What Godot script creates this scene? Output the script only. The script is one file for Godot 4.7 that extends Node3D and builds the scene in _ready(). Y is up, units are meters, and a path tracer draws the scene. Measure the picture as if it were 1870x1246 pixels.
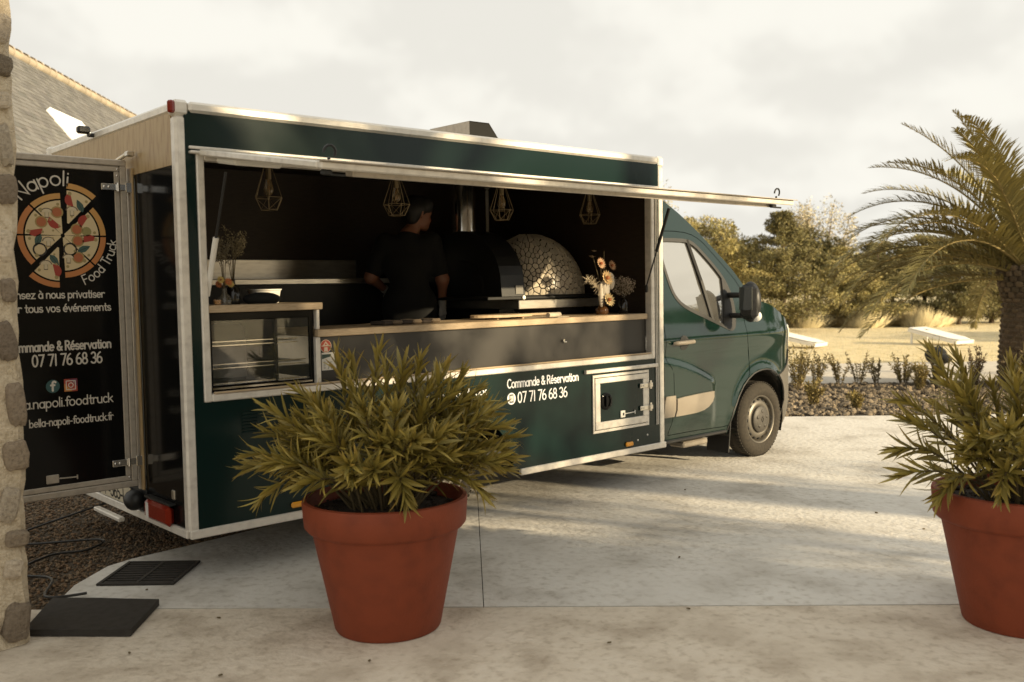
extends Node3D
# A green street-food truck parked on a concrete yard, built object by object. x runs along the truck to its nose, y up, z towards the yard.

const HALF := -1.085            # the truck's middle plane
var rng := RandomNumberGenerator.new()
var M := {}

# ---------------------------------------------------------------- mesh builder
class Geo:
	var v := PackedVector3Array()
	var n := PackedVector3Array()
	var c := PackedColorArray()
	var col := Color(1, 1, 1)
	var t := Transform3D()
	func tri(a: Vector3, b: Vector3, d: Vector3, na: Vector3, nb: Vector3, nd: Vector3) -> void:
		var f := (b - a).cross(d - a)
		if (f.dot(na + nb + nd) > 0.0) != (t.basis.determinant() < 0.0):
			v.append(t * a); v.append(t * d); v.append(t * b)
			n.append((t.basis * na).normalized()); n.append((t.basis * nd).normalized()); n.append((t.basis * nb).normalized())
		else:
			v.append(t * a); v.append(t * b); v.append(t * d)
			n.append((t.basis * na).normalized()); n.append((t.basis * nb).normalized()); n.append((t.basis * nd).normalized())
		c.append(col); c.append(col); c.append(col)
	func face(a: Vector3, b: Vector3, d: Vector3, out: Vector3) -> void:
		var f := (b - a).cross(d - a)
		if f.length_squared() < 1e-16:
			return
		f = f.normalized()
		if f.dot(out) < 0.0:
			f = -f
		tri(a, b, d, f, f, f)
	func quad(a: Vector3, b: Vector3, d: Vector3, e: Vector3, out: Vector3) -> void:
		face(a, b, d, out)
		face(a, d, e, out)
	func box(m: Vector3, s: Vector3, bev := 0.0, bas := Basis()) -> void:
		var keep := t
		t = t * Transform3D(bas, m)
		var h := s / 2.0
		var g := minf(bev, minf(h.x, minf(h.y, h.z)) * 0.9)
		for ax in 3:
			for sg in [-1.0, 1.0]:
				var u := (ax + 1) % 3
				var w := (ax + 2) % 3
				var q := []
				for k in [[-1, -1], [1, -1], [1, 1], [-1, 1]]:
					var p := Vector3()
					p[ax] = sg * h[ax]
					p[u] = k[0] * (h[u] - g)
					p[w] = k[1] * (h[w] - g)
					q.append(p)
				var o := Vector3()
				o[ax] = sg
				quad(q[0], q[1], q[2], q[3], o)
				if g > 0.0:
					for s2 in [-1.0, 1.0]:
						var a := Vector3(); var b := Vector3(); var d := Vector3(); var e := Vector3()
						a[ax] = sg * h[ax]; a[u] = s2 * (h[u] - g); a[w] = h[w] - g
						b = a; b[w] = -b[w]
						d[ax] = sg * (h[ax] - g); d[u] = s2 * h[u]; d[w] = -(h[w] - g)
						e = d; e[w] = -e[w]
						var oo := Vector3()
						oo[ax] = sg; oo[u] = s2
						quad(a, b, d, e, oo)
		if g > 0.0:
			for x in [-1.0, 1.0]:
				for y in [-1.0, 1.0]:
					for z in [-1.0, 1.0]:
						face(Vector3(x * h.x, y * (h.y - g), z * (h.z - g)), Vector3(x * (h.x - g), y * h.y, z * (h.z - g)), Vector3(x * (h.x - g), y * (h.y - g), z * h.z), Vector3(x, y, z))
		t = keep
	func span(a: Vector3, b: Vector3, bev := 0.0) -> void:      # a box between two corners
		box((a + b) / 2.0, (b - a).abs(), bev)
	func bar(a: Vector3, b: Vector3, w: float, h: float, bev := 0.0, up := Vector3.UP) -> void:
		var z := (b - a).normalized()
		if absf(z.dot(up)) > 0.98:
			up = Vector3.RIGHT
		var x := up.cross(z).normalized()
		box((a + b) / 2.0, Vector3(w, h, a.distance_to(b)), bev, Basis(x, z.cross(x), z))
	func tube(p: Array, r, sides := 8, caps := true) -> void:
		var rings := []
		var nor := []
		var up := Vector3(0.31, 0.9, 0.2).normalized()
		var last := Vector3()
		for i in p.size():
			var d: Vector3 = (p[mini(i + 1, p.size() - 1)] - p[maxi(i - 1, 0)]).normalized()
			if i == 0:
				last = up - d * up.dot(d)
				if last.length() < 0.1:
					last = Vector3.RIGHT - d * d.x
			last = (last - d * last.dot(d)).normalized()
			var s := d.cross(last)
			var ring := []
			var nn := []
			var rad: float = r[i] if r is Array else r
			for k in sides:
				var a := TAU * k / sides
				var o := last * cos(a) + s * sin(a)
				ring.append(p[i] + o * rad)
				nn.append(o)
			rings.append(ring)
			nor.append(nn)
		for i in p.size() - 1:
			for k in sides:
				var k2 := (k + 1) % sides
				tri(rings[i][k], rings[i][k2], rings[i + 1][k2], nor[i][k], nor[i][k2], nor[i + 1][k2])
				tri(rings[i][k], rings[i + 1][k2], rings[i + 1][k], nor[i][k], nor[i + 1][k2], nor[i + 1][k])
		if caps:
			for i in [0, p.size() - 1]:
				var o: Vector3 = (p[0] - p[1]) if i == 0 else (p[i] - p[i - 1])
				for k in sides:
					face(p[i], rings[i][k], rings[i][(k + 1) % sides], o)
	func lathe(prof: Array, seg := 32, at := Vector3(), bas := Basis(), soft := true) -> void:   # prof: Vector2(radius, height) from the bottom up
		var keep := t
		t = t * Transform3D(bas, at)
		for i in prof.size() - 1:
			var a: Vector2 = prof[i]
			var b: Vector2 = prof[i + 1]
			var e := b - a
			if e.length() < 1e-7:
				continue
			var m := Vector2(e.y, -e.x).normalized()
			var ma := m
			var mb := m
			if soft:
				if i > 0:
					var e0: Vector2 = a - prof[i - 1]
					var m0 := Vector2(e0.y, -e0.x).normalized()
					if m0.dot(m) > 0.7:
						ma = (m + m0).normalized()
				if i < prof.size() - 2:
					var e1: Vector2 = prof[i + 2] - b
					var m1 := Vector2(e1.y, -e1.x).normalized()
					if m1.dot(m) > 0.7:
						mb = (m + m1).normalized()
			for k in seg:
				var p := TAU * k / seg
				var q := TAU * (k + 1) / seg
				var cp := cos(p); var sp := sin(p); var cq := cos(q); var sq := sin(q)
				var A := Vector3(a.x * cp, a.y, a.x * sp)
				var B := Vector3(a.x * cq, a.y, a.x * sq)
				var C := Vector3(b.x * cq, b.y, b.x * sq)
				var D := Vector3(b.x * cp, b.y, b.x * sp)
				var nA := Vector3(ma.x * cp, ma.y, ma.x * sp)
				var nB := Vector3(ma.x * cq, ma.y, ma.x * sq)
				var nC := Vector3(mb.x * cq, mb.y, mb.x * sq)
				var nD := Vector3(mb.x * cp, mb.y, mb.x * sp)
				if a.x > 1e-6:
					tri(A, B, C, nA, nB, nC)
				if b.x > 1e-6:
					tri(A, C, D, nA, nC, nD)
		t = keep
	func prism(poly: PackedVector2Array, z0: float, z1: float) -> void:      # a polygon in xy with depth along z
		for k in Geometry2D.triangulate_polygon(poly).size() / 3:
			var ix := Geometry2D.triangulate_polygon(poly)
			var a := poly[ix[3 * k]]; var b := poly[ix[3 * k + 1]]; var d := poly[ix[3 * k + 2]]
			face(Vector3(a.x, a.y, z1), Vector3(b.x, b.y, z1), Vector3(d.x, d.y, z1), Vector3(0, 0, z1 - z0))
			face(Vector3(a.x, a.y, z0), Vector3(b.x, b.y, z0), Vector3(d.x, d.y, z0), Vector3(0, 0, z0 - z1))
		var sg := -1.0 if Geometry2D.is_polygon_clockwise(poly) else 1.0
		for i in poly.size():
			var a := poly[i]
			var b := poly[(i + 1) % poly.size()]
			quad(Vector3(a.x, a.y, z0), Vector3(b.x, b.y, z0), Vector3(b.x, b.y, z1), Vector3(a.x, a.y, z1), Vector3(b.y - a.y, a.x - b.x, 0) * sg)
	func flat(poly: PackedVector2Array, z: float) -> void:                   # a print laid on a panel
		var ix := Geometry2D.triangulate_polygon(poly)
		for k in ix.size() / 3:
			var a := poly[ix[3 * k]]; var b := poly[ix[3 * k + 1]]; var d := poly[ix[3 * k + 2]]
			face(Vector3(a.x, a.y, z), Vector3(b.x, b.y, z), Vector3(d.x, d.y, z), Vector3(0, 0, 1))
	func blob(m: Vector3, r: Vector3, rings := 6, seg := 8, rough := 0.0, sd := 0, bas := Basis(), blocky := 1.0) -> void:   # a lumpy ellipsoid
		var pts := []
		var ran := RandomNumberGenerator.new()
		ran.seed = sd
		for i in rings + 1:
			var row := []
			var th := PI * i / rings
			for k in seg:
				var ph := TAU * k / seg
				var p := Vector3(sin(th) * cos(ph), cos(th), sin(th) * sin(ph))
				if blocky < 1.0:
					p = Vector3(signf(p.x) * pow(absf(p.x), blocky), signf(p.y) * pow(absf(p.y), blocky), signf(p.z) * pow(absf(p.z), blocky))
				row.append(p * (1.0 + (ran.randf_range(-rough, rough) if i > 0 and i < rings else 0.0)))
			pts.append(row)
		for i in rings:
			for k in seg:
				var k2 := (k + 1) % seg
				var q := [pts[i][k], pts[i][k2], pts[i + 1][k2], pts[i + 1][k]]
				var w := []
				var o := []
				for p in q:
					w.append(m + bas * (p * r))
					o.append((bas * (p / r)).normalized())
				if rough > 0.07:
					face(w[0], w[1], w[2], o[0] + o[2]); face(w[0], w[2], w[3], o[0] + o[2])
				else:
					if i > 0: tri(w[0], w[1], w[2], o[0], o[1], o[2])
					if i < rings - 1: tri(w[0], w[2], w[3], o[0], o[2], o[3])
	func mesh() -> ArrayMesh:
		var a := []
		a.resize(Mesh.ARRAY_MAX)
		a[Mesh.ARRAY_VERTEX] = v
		a[Mesh.ARRAY_NORMAL] = n
		a[Mesh.ARRAY_COLOR] = c
		var m := ArrayMesh.new()
		m.add_surface_from_arrays(Mesh.PRIMITIVE_TRIANGLES, a)
		return m

func V(x := 0.0, y := 0.0, z := 0.0) -> Vector3:
	return Vector3(x, y, z)

func P2(a: Array) -> PackedVector2Array:
	var o := PackedVector2Array()
	for i in a.size() / 2:
		o.append(Vector2(a[2 * i], a[2 * i + 1]))
	return o

func geo() -> Geo:
	return Geo.new()

func obj(called: String, g, m: Material, parent: Node3D = self) -> MeshInstance3D:
	var o := MeshInstance3D.new()
	o.name = called
	o.mesh = g.mesh() if g is Geo else g
	o.material_override = m
	parent.add_child(o, true)
	return o

func tag(o: Node3D, label: String, category := "", group := "", kind := "") -> Node3D:
	o.set_meta("label", label)
	if category: o.set_meta("category", category)
	if group: o.set_meta("group", group)
	if kind: o.set_meta("kind", kind)
	return o

func thing(called: String, label: String, category: String, at := Vector3(), turn := 0.0, group := "") -> Node3D:
	var o := Node3D.new()
	o.name = called
	add_child(o, true)
	o.position = at
	o.rotation.y = turn
	tag(o, label, category, group)
	return o

func struct(called: String, g, m: Material, label := "") -> MeshInstance3D:
	var o := obj(called, g, m)
	o.set_meta("kind", "structure")
	if label: o.set_meta("label", label)
	return o

func dup(o: Node3D, called: String, at: Vector3, turn: float, label: String, group := "") -> Node3D:
	var c: Node3D = o.duplicate()
	c.name = called
	add_child(c, true)
	c.position = at
	c.rotation.y = turn
	c.set_meta("label", label)
	if group: c.set_meta("group", group)
	return c

# yard axes: u runs along the joints of the slabs, w runs away across them
const U := Vector3(0.72, 0, 0.694)
const W := Vector3(0.694, 0, -0.72)
func yard(u: float, w: float, y := 0.0) -> Vector3:
	return U * u + W * w + Vector3(0, y, 0)

# ---------------------------------------------------------------- materials
func noise_tex(freq: float, octaves: int, ramp: Array, size := 512, sd := 1, normal := false, bump := 4.0, kind := FastNoiseLite.TYPE_SIMPLEX_SMOOTH, warp := 0.0) -> NoiseTexture2D:
	var f := FastNoiseLite.new()
	f.seed = sd
	f.noise_type = kind
	f.frequency = freq
	f.fractal_type = FastNoiseLite.FRACTAL_FBM
	f.fractal_octaves = octaves
	if warp > 0.0:
		f.domain_warp_enabled = true
		f.domain_warp_amplitude = warp
		f.domain_warp_frequency = freq * 0.8
	var t := NoiseTexture2D.new()
	t.width = size
	t.height = size
	t.seamless = true
	t.seamless_blend_skirt = 0.25
	t.noise = f
	if normal:
		t.as_normal_map = true
		t.bump_strength = bump
	elif ramp.size():
		var gr := Gradient.new()
		var off := PackedFloat32Array()
		var cs := PackedColorArray()
		for r in ramp:
			off.append(r[0])
			cs.append(Color(r[1], r[2], r[3]).linear_to_srgb())
		gr.offsets = off
		gr.colors = cs
		t.color_ramp = gr
	return t

func mat(r: float, g: float, b: float, rough := 0.6, metal := 0.0) -> StandardMaterial3D:
	var m := StandardMaterial3D.new()
	m.albedo_color = Color(r, g, b).linear_to_srgb()
	m.roughness = rough
	m.metallic = metal
	return m

func painted(rough := 0.6, metal := 0.0) -> StandardMaterial3D:      # colour from the vertices
	var m := mat(1, 1, 1, rough, metal)
	m.vertex_color_use_as_albedo = true
	return m

func grain(m: StandardMaterial3D, albedo: Texture2D, scale: Vector3, normal: Texture2D = null, depth := 0.5, world := true) -> StandardMaterial3D:
	m.uv1_triplanar = true
	m.uv1_world_triplanar = world
	m.uv1_scale = scale
	if albedo: m.albedo_texture = albedo
	if normal:
		m.normal_enabled = true
		m.normal_texture = normal
		m.normal_scale = depth
	return m

func glass(r: float, g: float, b: float, a: float, rough := 0.02) -> StandardMaterial3D:
	var m := mat(r, g, b, rough)
	m.albedo_color.a = a
	m.transparency = BaseMaterial3D.TRANSPARENCY_ALPHA
	return m

func make_materials() -> void:
	var fine := noise_tex(0.09, 4, [], 512, 5, true, 3.0)
	var soft := noise_tex(0.02, 5, [[0.0, 0.72, 0.70, 0.68], [0.5, 0.9, 0.89, 0.87], [1.0, 1.0, 0.99, 0.97]], 512, 9)
	M.paint = mat(0.0055, 0.018, 0.0138, 0.08)
	M.paint.clearcoat_enabled = true
	M.paint.clearcoat = 0.45
	M.paint.clearcoat_roughness = 0.06
	M.panel = grain(mat(0.0060, 0.0175, 0.0150, 0.15), null, V(2, 2, 2), noise_tex(0.012, 2, [], 256, 8, true, 0.6), 0.12)
	M.panel.metallic_specular = 0.38
	M.black_gloss = mat(0.005, 0.005, 0.0048, 0.13)
	M.black_gloss.metallic_specular = 0.28
	M.counter_front = mat(0.020, 0.017, 0.013, 0.42)
	M.alu = grain(mat(0.80, 0.76, 0.69, 0.42, 0.35), soft, V(1.3, 1.3, 1.3), noise_tex(0.2, 2, [], 256, 4, true, 1.0), 0.1)
	M.alu_dull = grain(mat(0.52, 0.47, 0.40, 0.5, 0.4), soft, V(1.7, 1.7, 1.7))
	M.steel = grain(mat(0.72, 0.68, 0.60, 0.28, 0.9), soft, V(0.6, 3.0, 0.6))
	M.chrome = mat(0.8, 0.78, 0.74, 0.12, 1.0)
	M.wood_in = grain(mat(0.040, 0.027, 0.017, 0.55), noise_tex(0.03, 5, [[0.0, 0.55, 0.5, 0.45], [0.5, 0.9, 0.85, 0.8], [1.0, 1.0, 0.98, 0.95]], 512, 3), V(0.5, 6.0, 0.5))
	M.oak = grain(mat(0.52, 0.40, 0.26, 0.5), noise_tex(0.03, 5, [[0.0, 0.7, 0.66, 0.6], [0.5, 0.92, 0.9, 0.87], [1.0, 1, 1, 1]], 512, 31), V(0.8, 7.0, 7.0))
	M.ply = grain(mat(0.42, 0.31, 0.16, 0.45), noise_tex(0.012, 5, [[0.0, 0.62, 0.5, 0.42], [0.45, 0.92, 0.88, 0.84], [1.0, 1, 1, 1]], 512, 12), V(4.0, 0.7, 4.0))
	M.black = mat(0.007, 0.007, 0.0065, 0.5)
	M.rubber = grain(mat(0.030, 0.026, 0.020, 0.85), noise_tex(0.03, 4, [[0.0, 0.7, 0.66, 0.58], [0.6, 1, 1, 1], [1.0, 1, 1, 1]], 256, 6), V(5, 5, 5))
	M.tyre = grain(mat(0.036, 0.030, 0.022, 0.9), noise_tex(0.025, 5, [[0.0, 0.35, 0.33, 0.30], [0.5, 0.8, 0.78, 0.72], [1.0, 1.15, 1.1, 1.0]], 256, 61), V(4, 4, 4), fine, 0.5, false)
	M.grey_plastic = grain(mat(0.095, 0.088, 0.076, 0.62), soft, V(3, 3, 3), fine, 0.25)
	M.beige_trim = mat(0.22, 0.19, 0.15, 0.5)
	M.white_lamp = mat(0.75, 0.74, 0.70, 0.12)
	M.red_lamp = mat(0.20, 0.016, 0.006, 0.1)
	M.amber = mat(0.75, 0.33, 0.03, 0.2)
	M.print = painted(0.45)
	M.white = mat(0.78, 0.75, 0.68, 0.5)
	M.cab_glass = glass(0.05, 0.06, 0.055, 0.12)
	M.mirror_glass = mat(0.62, 0.60, 0.55, 0.03, 0.9)
	M.case_glass = glass(0.2, 0.22, 0.2, 0.06)
	M.bottle_dark = mat(0.012, 0.009, 0.006, 0.08)
	M.bottle_amber = mat(0.10, 0.045, 0.016, 0.08)
	M.terracotta = grain(mat(0.225, 0.041, 0.0105, 0.7), noise_tex(0.012, 7, [[0.0, 0.72, 0.68, 0.64], [0.42, 0.92, 0.91, 0.90], [0.62, 1.0, 1.0, 1.0], [0.85, 1.05, 1.15, 1.3]], 512, 21), V(1.2, 1.2, 1.2), fine, 0.25, false)
	M.soil = grain(mat(0.035, 0.024, 0.015, 0.95), null, V(6, 6, 6), noise_tex(0.08, 4, [], 256, 2, true, 8.0), 1.0)
	M.leaf = painted(0.5)
	M.leaf.backlight_enabled = true
	M.leaf.backlight = Color(0.10, 0.08, 0.015)
	M.tree_leaf = painted(0.75)
	M.tree_leaf.backlight_enabled = true
	M.tree_leaf.backlight = Color(0.12, 0.09, 0.02)
	M.bark = grain(mat(0.13, 0.095, 0.06, 0.9), noise_tex(0.03, 5, [[0.0, 0.4, 0.38, 0.35], [0.5, 0.85, 0.82, 0.8], [1.0, 1.1, 1.1, 1.1]], 256, 41), V(4, 1, 4), noise_tex(0.05, 4, [], 256, 42, true, 8.0), 0.8)
	M.stalk = mat(0.11, 0.08, 0.035, 0.8)
	M.mortar = grain(mat(0.60, 0.52, 0.39, 0.95), noise_tex(0.02, 6, [[0.0, 0.6, 0.55, 0.48], [0.5, 0.92, 0.89, 0.85], [1.0, 1.05, 1.03, 1.0]], 512, 51), V(2.2, 2.2, 2.2), noise_tex(0.05, 5, [], 512, 52, true, 10.0), 0.9)
	M.stone = painted(0.92)
	grain(M.stone, noise_tex(0.03, 6, [[0.0, 0.5, 0.48, 0.45], [0.5, 0.9, 0.88, 0.86], [1.0, 1.12, 1.1, 1.05]], 512, 53), V(3, 3, 3), noise_tex(0.06, 5, [], 512, 54, true, 9.0), 0.9)
	M.slate = painted(0.85)
	M.concrete = grain(mat(0.67, 0.645, 0.595, 0.88), noise_tex(0.004, 7, [[0.0, 0.66, 0.635, 0.60], [0.32, 0.86, 0.845, 0.82], [0.5, 0.96, 0.95, 0.935], [0.75, 0.99, 0.985, 0.97], [1.0, 0.86, 0.85, 0.83]], 1024, 71, false, 0, FastNoiseLite.TYPE_SIMPLEX_SMOOTH, 40.0), V(0.34, 0.34, 0.34), noise_tex(0.05, 5, [], 1024, 72, true, 4.0), 0.3)
	M.concrete_near = grain(mat(0.67, 0.59, 0.48, 0.9), noise_tex(0.005, 7, [[0.0, 0.62, 0.58, 0.54], [0.32, 0.83, 0.81, 0.785], [0.5, 0.95, 0.94, 0.925], [0.75, 1.0, 1.0, 1.0], [1.0, 0.86, 0.845, 0.825]], 1024, 73, false, 0, FastNoiseLite.TYPE_SIMPLEX_SMOOTH, 60.0), V(0.4, 0.4, 0.4), noise_tex(0.05, 5, [], 1024, 74, true, 5.0), 0.4)
	for k in ["concrete", "concrete_near"]:
		M[k].detail_enabled = true
		M[k].detail_blend_mode = BaseMaterial3D.BLEND_MODE_MUL
		M[k].detail_albedo = noise_tex(0.035, 7, [[0.0, 0.70, 0.675, 0.645], [0.34, 0.925, 0.915, 0.90], [0.48, 0.98, 0.977, 0.97], [0.7, 1.0, 1.0, 1.0], [1.0, 0.97, 0.967, 0.96]], 1024, 75)
		M[k].uv2_triplanar = true
		M[k].uv2_world_triplanar = true
		M[k].uv2_scale = V(0.83, 0.83, 0.83)
	M.lawn = grain(mat(0.73, 0.62, 0.39, 0.95), noise_tex(0.012, 6, [[0.0, 0.66, 0.66, 0.55], [0.45, 0.9, 0.89, 0.85], [1.0, 1.08, 1.05, 1.0]], 1024, 81), V(0.16, 0.16, 0.16), noise_tex(0.2, 4, [], 512, 82, true, 8.0), 0.6)
	M.earth = grain(mat(0.10, 0.075, 0.048, 0.95), noise_tex(0.05, 5, [[0.0, 0.45, 0.42, 0.4], [0.5, 0.9, 0.88, 0.85], [1.0, 1.2, 1.15, 1.1]], 512, 85), V(0.9, 0.9, 0.9), noise_tex(0.08, 4, [], 512, 86, true, 10.0), 1.0)
	M.path = grain(mat(0.62, 0.57, 0.49, 0.9), soft, V(0.5, 0.5, 0.5), fine, 0.4)
	M.pebble = painted(0.85)
	M.mat_rubber = grain(mat(0.028, 0.024, 0.019, 0.8), noise_tex(0.02, 5, [[0.0, 0.6, 0.55, 0.5], [0.6, 1, 1, 1], [1.0, 1.5, 1.4, 1.3]], 256, 91), V(3, 3, 3), fine, 0.4)
	M.skin = mat(0.24, 0.105, 0.06, 0.55)
	M.skin.subsurf_scatter_enabled = true
	M.skin.subsurf_scatter_strength = 0.15
	M.cloth_black = grain(mat(0.007, 0.007, 0.0065, 0.95), null, V(8, 8, 8), fine, 0.4)
	M.hair = mat(0.008, 0.007, 0.006, 0.6)
	M.glove = mat(0.34, 0.32, 0.29, 0.75)
	M.tile = painted(0.3)
	M.grout = mat(0.018, 0.014, 0.011, 0.8)
	M.oven_black = grain(mat(0.016, 0.016, 0.015, 0.38, 0.3), null, V(4, 4, 4), fine, 0.1)
	M.wire = mat(0.35, 0.27, 0.16, 0.4, 0.7)
	M.petal = painted(0.7)
	M.petal.backlight_enabled = true
	M.petal.backlight = Color(0.1, 0.07, 0.04)
	M.seat = mat(0.02, 0.02, 0.02, 0.85)

func make_sky(we: WorldEnvironment) -> void:
	# pale cream cloud over the whole dome, a little greyer in drawn-out bands
	var w := 1024
	var h := 512
	var im := Image.create(w, h, false, Image.FORMAT_RGBF)
	var f := FastNoiseLite.new()
	f.seed = 17
	f.frequency = 0.55
	f.fractal_octaves = 6
	f.fractal_gain = 0.52
	f.domain_warp_enabled = true
	f.domain_warp_amplitude = 0.5
	f.domain_warp_frequency = 0.8
	var f2 := FastNoiseLite.new()
	f2.seed = 23
	f2.frequency = 0.16
	f2.fractal_octaves = 3
	for y in h:
		var el := PI * (0.5 - (y + 0.5) / h)
		for x in w:
			var az := TAU * (x + 0.5) / w
			var d := Vector3(cos(el) * cos(az), sin(el), cos(el) * sin(az))
			var k := 2.2 / (maxf(d.y, 0.0) + 0.22)
			var p := Vector3(d.x * k, d.z * k, 0.0)
			var a := clampf(0.5 + 0.85 * f.get_noise_3d(p.x * 1.7, p.y * 1.5, 0), 0, 1)
			var b := clampf(0.5 + 1.1 * f2.get_noise_3d(p.x, p.y, 5), 0, 1)
			var m := clampf(0.5 * a + 0.5 * b, 0, 1)
			m = smoothstep(0.30, 0.72, 0.5 * m + 0.5 * a)
			var c := Color(0.512, 0.498, 0.455).lerp(Color(0.592, 0.577, 0.526), m)
			if d.y < 0.0:
				c = Color(0.30, 0.27, 0.21)
			im.set_pixel(x, y, c)
	var pm := PanoramaSkyMaterial.new()
	pm.panorama = ImageTexture.create_from_image(im)
	var sky := Sky.new()
	sky.sky_material = pm
	we.environment.background_mode = Environment.BG_SKY
	we.environment.sky = sky

func _ready() -> void:
	rng.seed = 4711
	var cam := Camera3D.new()
	cam.name = "camera"
	add_child(cam)
	cam.transform = Transform3D(Basis(V(0.743895, -0.017177, 0.668075), V(0.051256, 0.998192, -0.031409), V(-0.666328, 0.057607, 0.74343)).orthonormalized(), V(-2.10769, 1.61782, 4.98119))
	cam.fov = 39.104
	cam.far = 600.0
	cam.near = 0.05
	var lens := CameraAttributesPhysical.new()
	lens.frustum_focal_length = 12.0 / tan(deg_to_rad(39.104 / 2.0))
	lens.frustum_focus_distance = 6.2
	lens.exposure_aperture = 2.5
	lens.frustum_far = 600.0
	cam.attributes = lens
	cam.current = true
	var we := WorldEnvironment.new()
	we.name = "world"
	we.environment = Environment.new()
	we.environment.tonemap_mode = Environment.TONE_MAPPER_LINEAR
	we.environment.tonemap_exposure = 1.65
	we.environment.sdfgi_enabled = true
	we.environment.ssao_enabled = true
	we.environment.ssil_enabled = true
	add_child(we)
	make_sky(we)
	var sun := DirectionalLight3D.new()
	sun.name = "sun"
	add_child(sun)
	sun.light_color = Color(1.0, 0.91, 0.745)
	sun.light_energy = 1.6
	sun.light_angular_distance = 0.6
	sun.shadow_enabled = true
	sun.look_at_from_position(V(0.345, 0.27, 0.90) * 40.0, Vector3(), Vector3.UP)
	make_materials()
	build_ground()
	build_buildings()
	build_trees()
	build_truck()
	build_inside()
	build_person()
	build_yard()

# ---------------------------------------------------------------- ground
func slab_geo(poly: PackedVector2Array, top: float, thick: float) -> Geo:
	var g := geo()
	g.t = Transform3D(Basis(U, W, Vector3.UP), Vector3())
	g.prism(poly, top - thick, top)
	return g

func pebble_mesh(sd: int) -> ArrayMesh:
	var g := geo()
	g.blob(V(0, 0, 0), V(1, 0.62, 0.8), 4, 6, 0.16, sd)
	return g.mesh()

func scatter(called: String, mesh: Mesh, m: Material, list: Array, label: String, cat: String) -> void:   # list: [Transform3D, Color]
	var mm := MultiMesh.new()
	mm.transform_format = MultiMesh.TRANSFORM_3D
	mm.use_colors = true
	mm.mesh = mesh
	mm.instance_count = list.size()
	for i in list.size():
		mm.set_instance_transform(i, list[i][0])
		mm.set_instance_color(i, list[i][1])
	var o := MultiMeshInstance3D.new()
	o.name = called
	o.multimesh = mm
	o.material_override = m
	add_child(o, true)
	tag(o, label, cat, "", "stuff")

func rand_basis(s: float) -> Basis:
	return Basis(Quaternion(V(rng.randf_range(-1, 1), rng.randf_range(-1, 1), rng.randf_range(-1, 1)).normalized(), rng.randf() * TAU)).scaled(V(s, s * rng.randf_range(0.6, 1.0), s * rng.randf_range(0.7, 1.1)))

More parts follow.
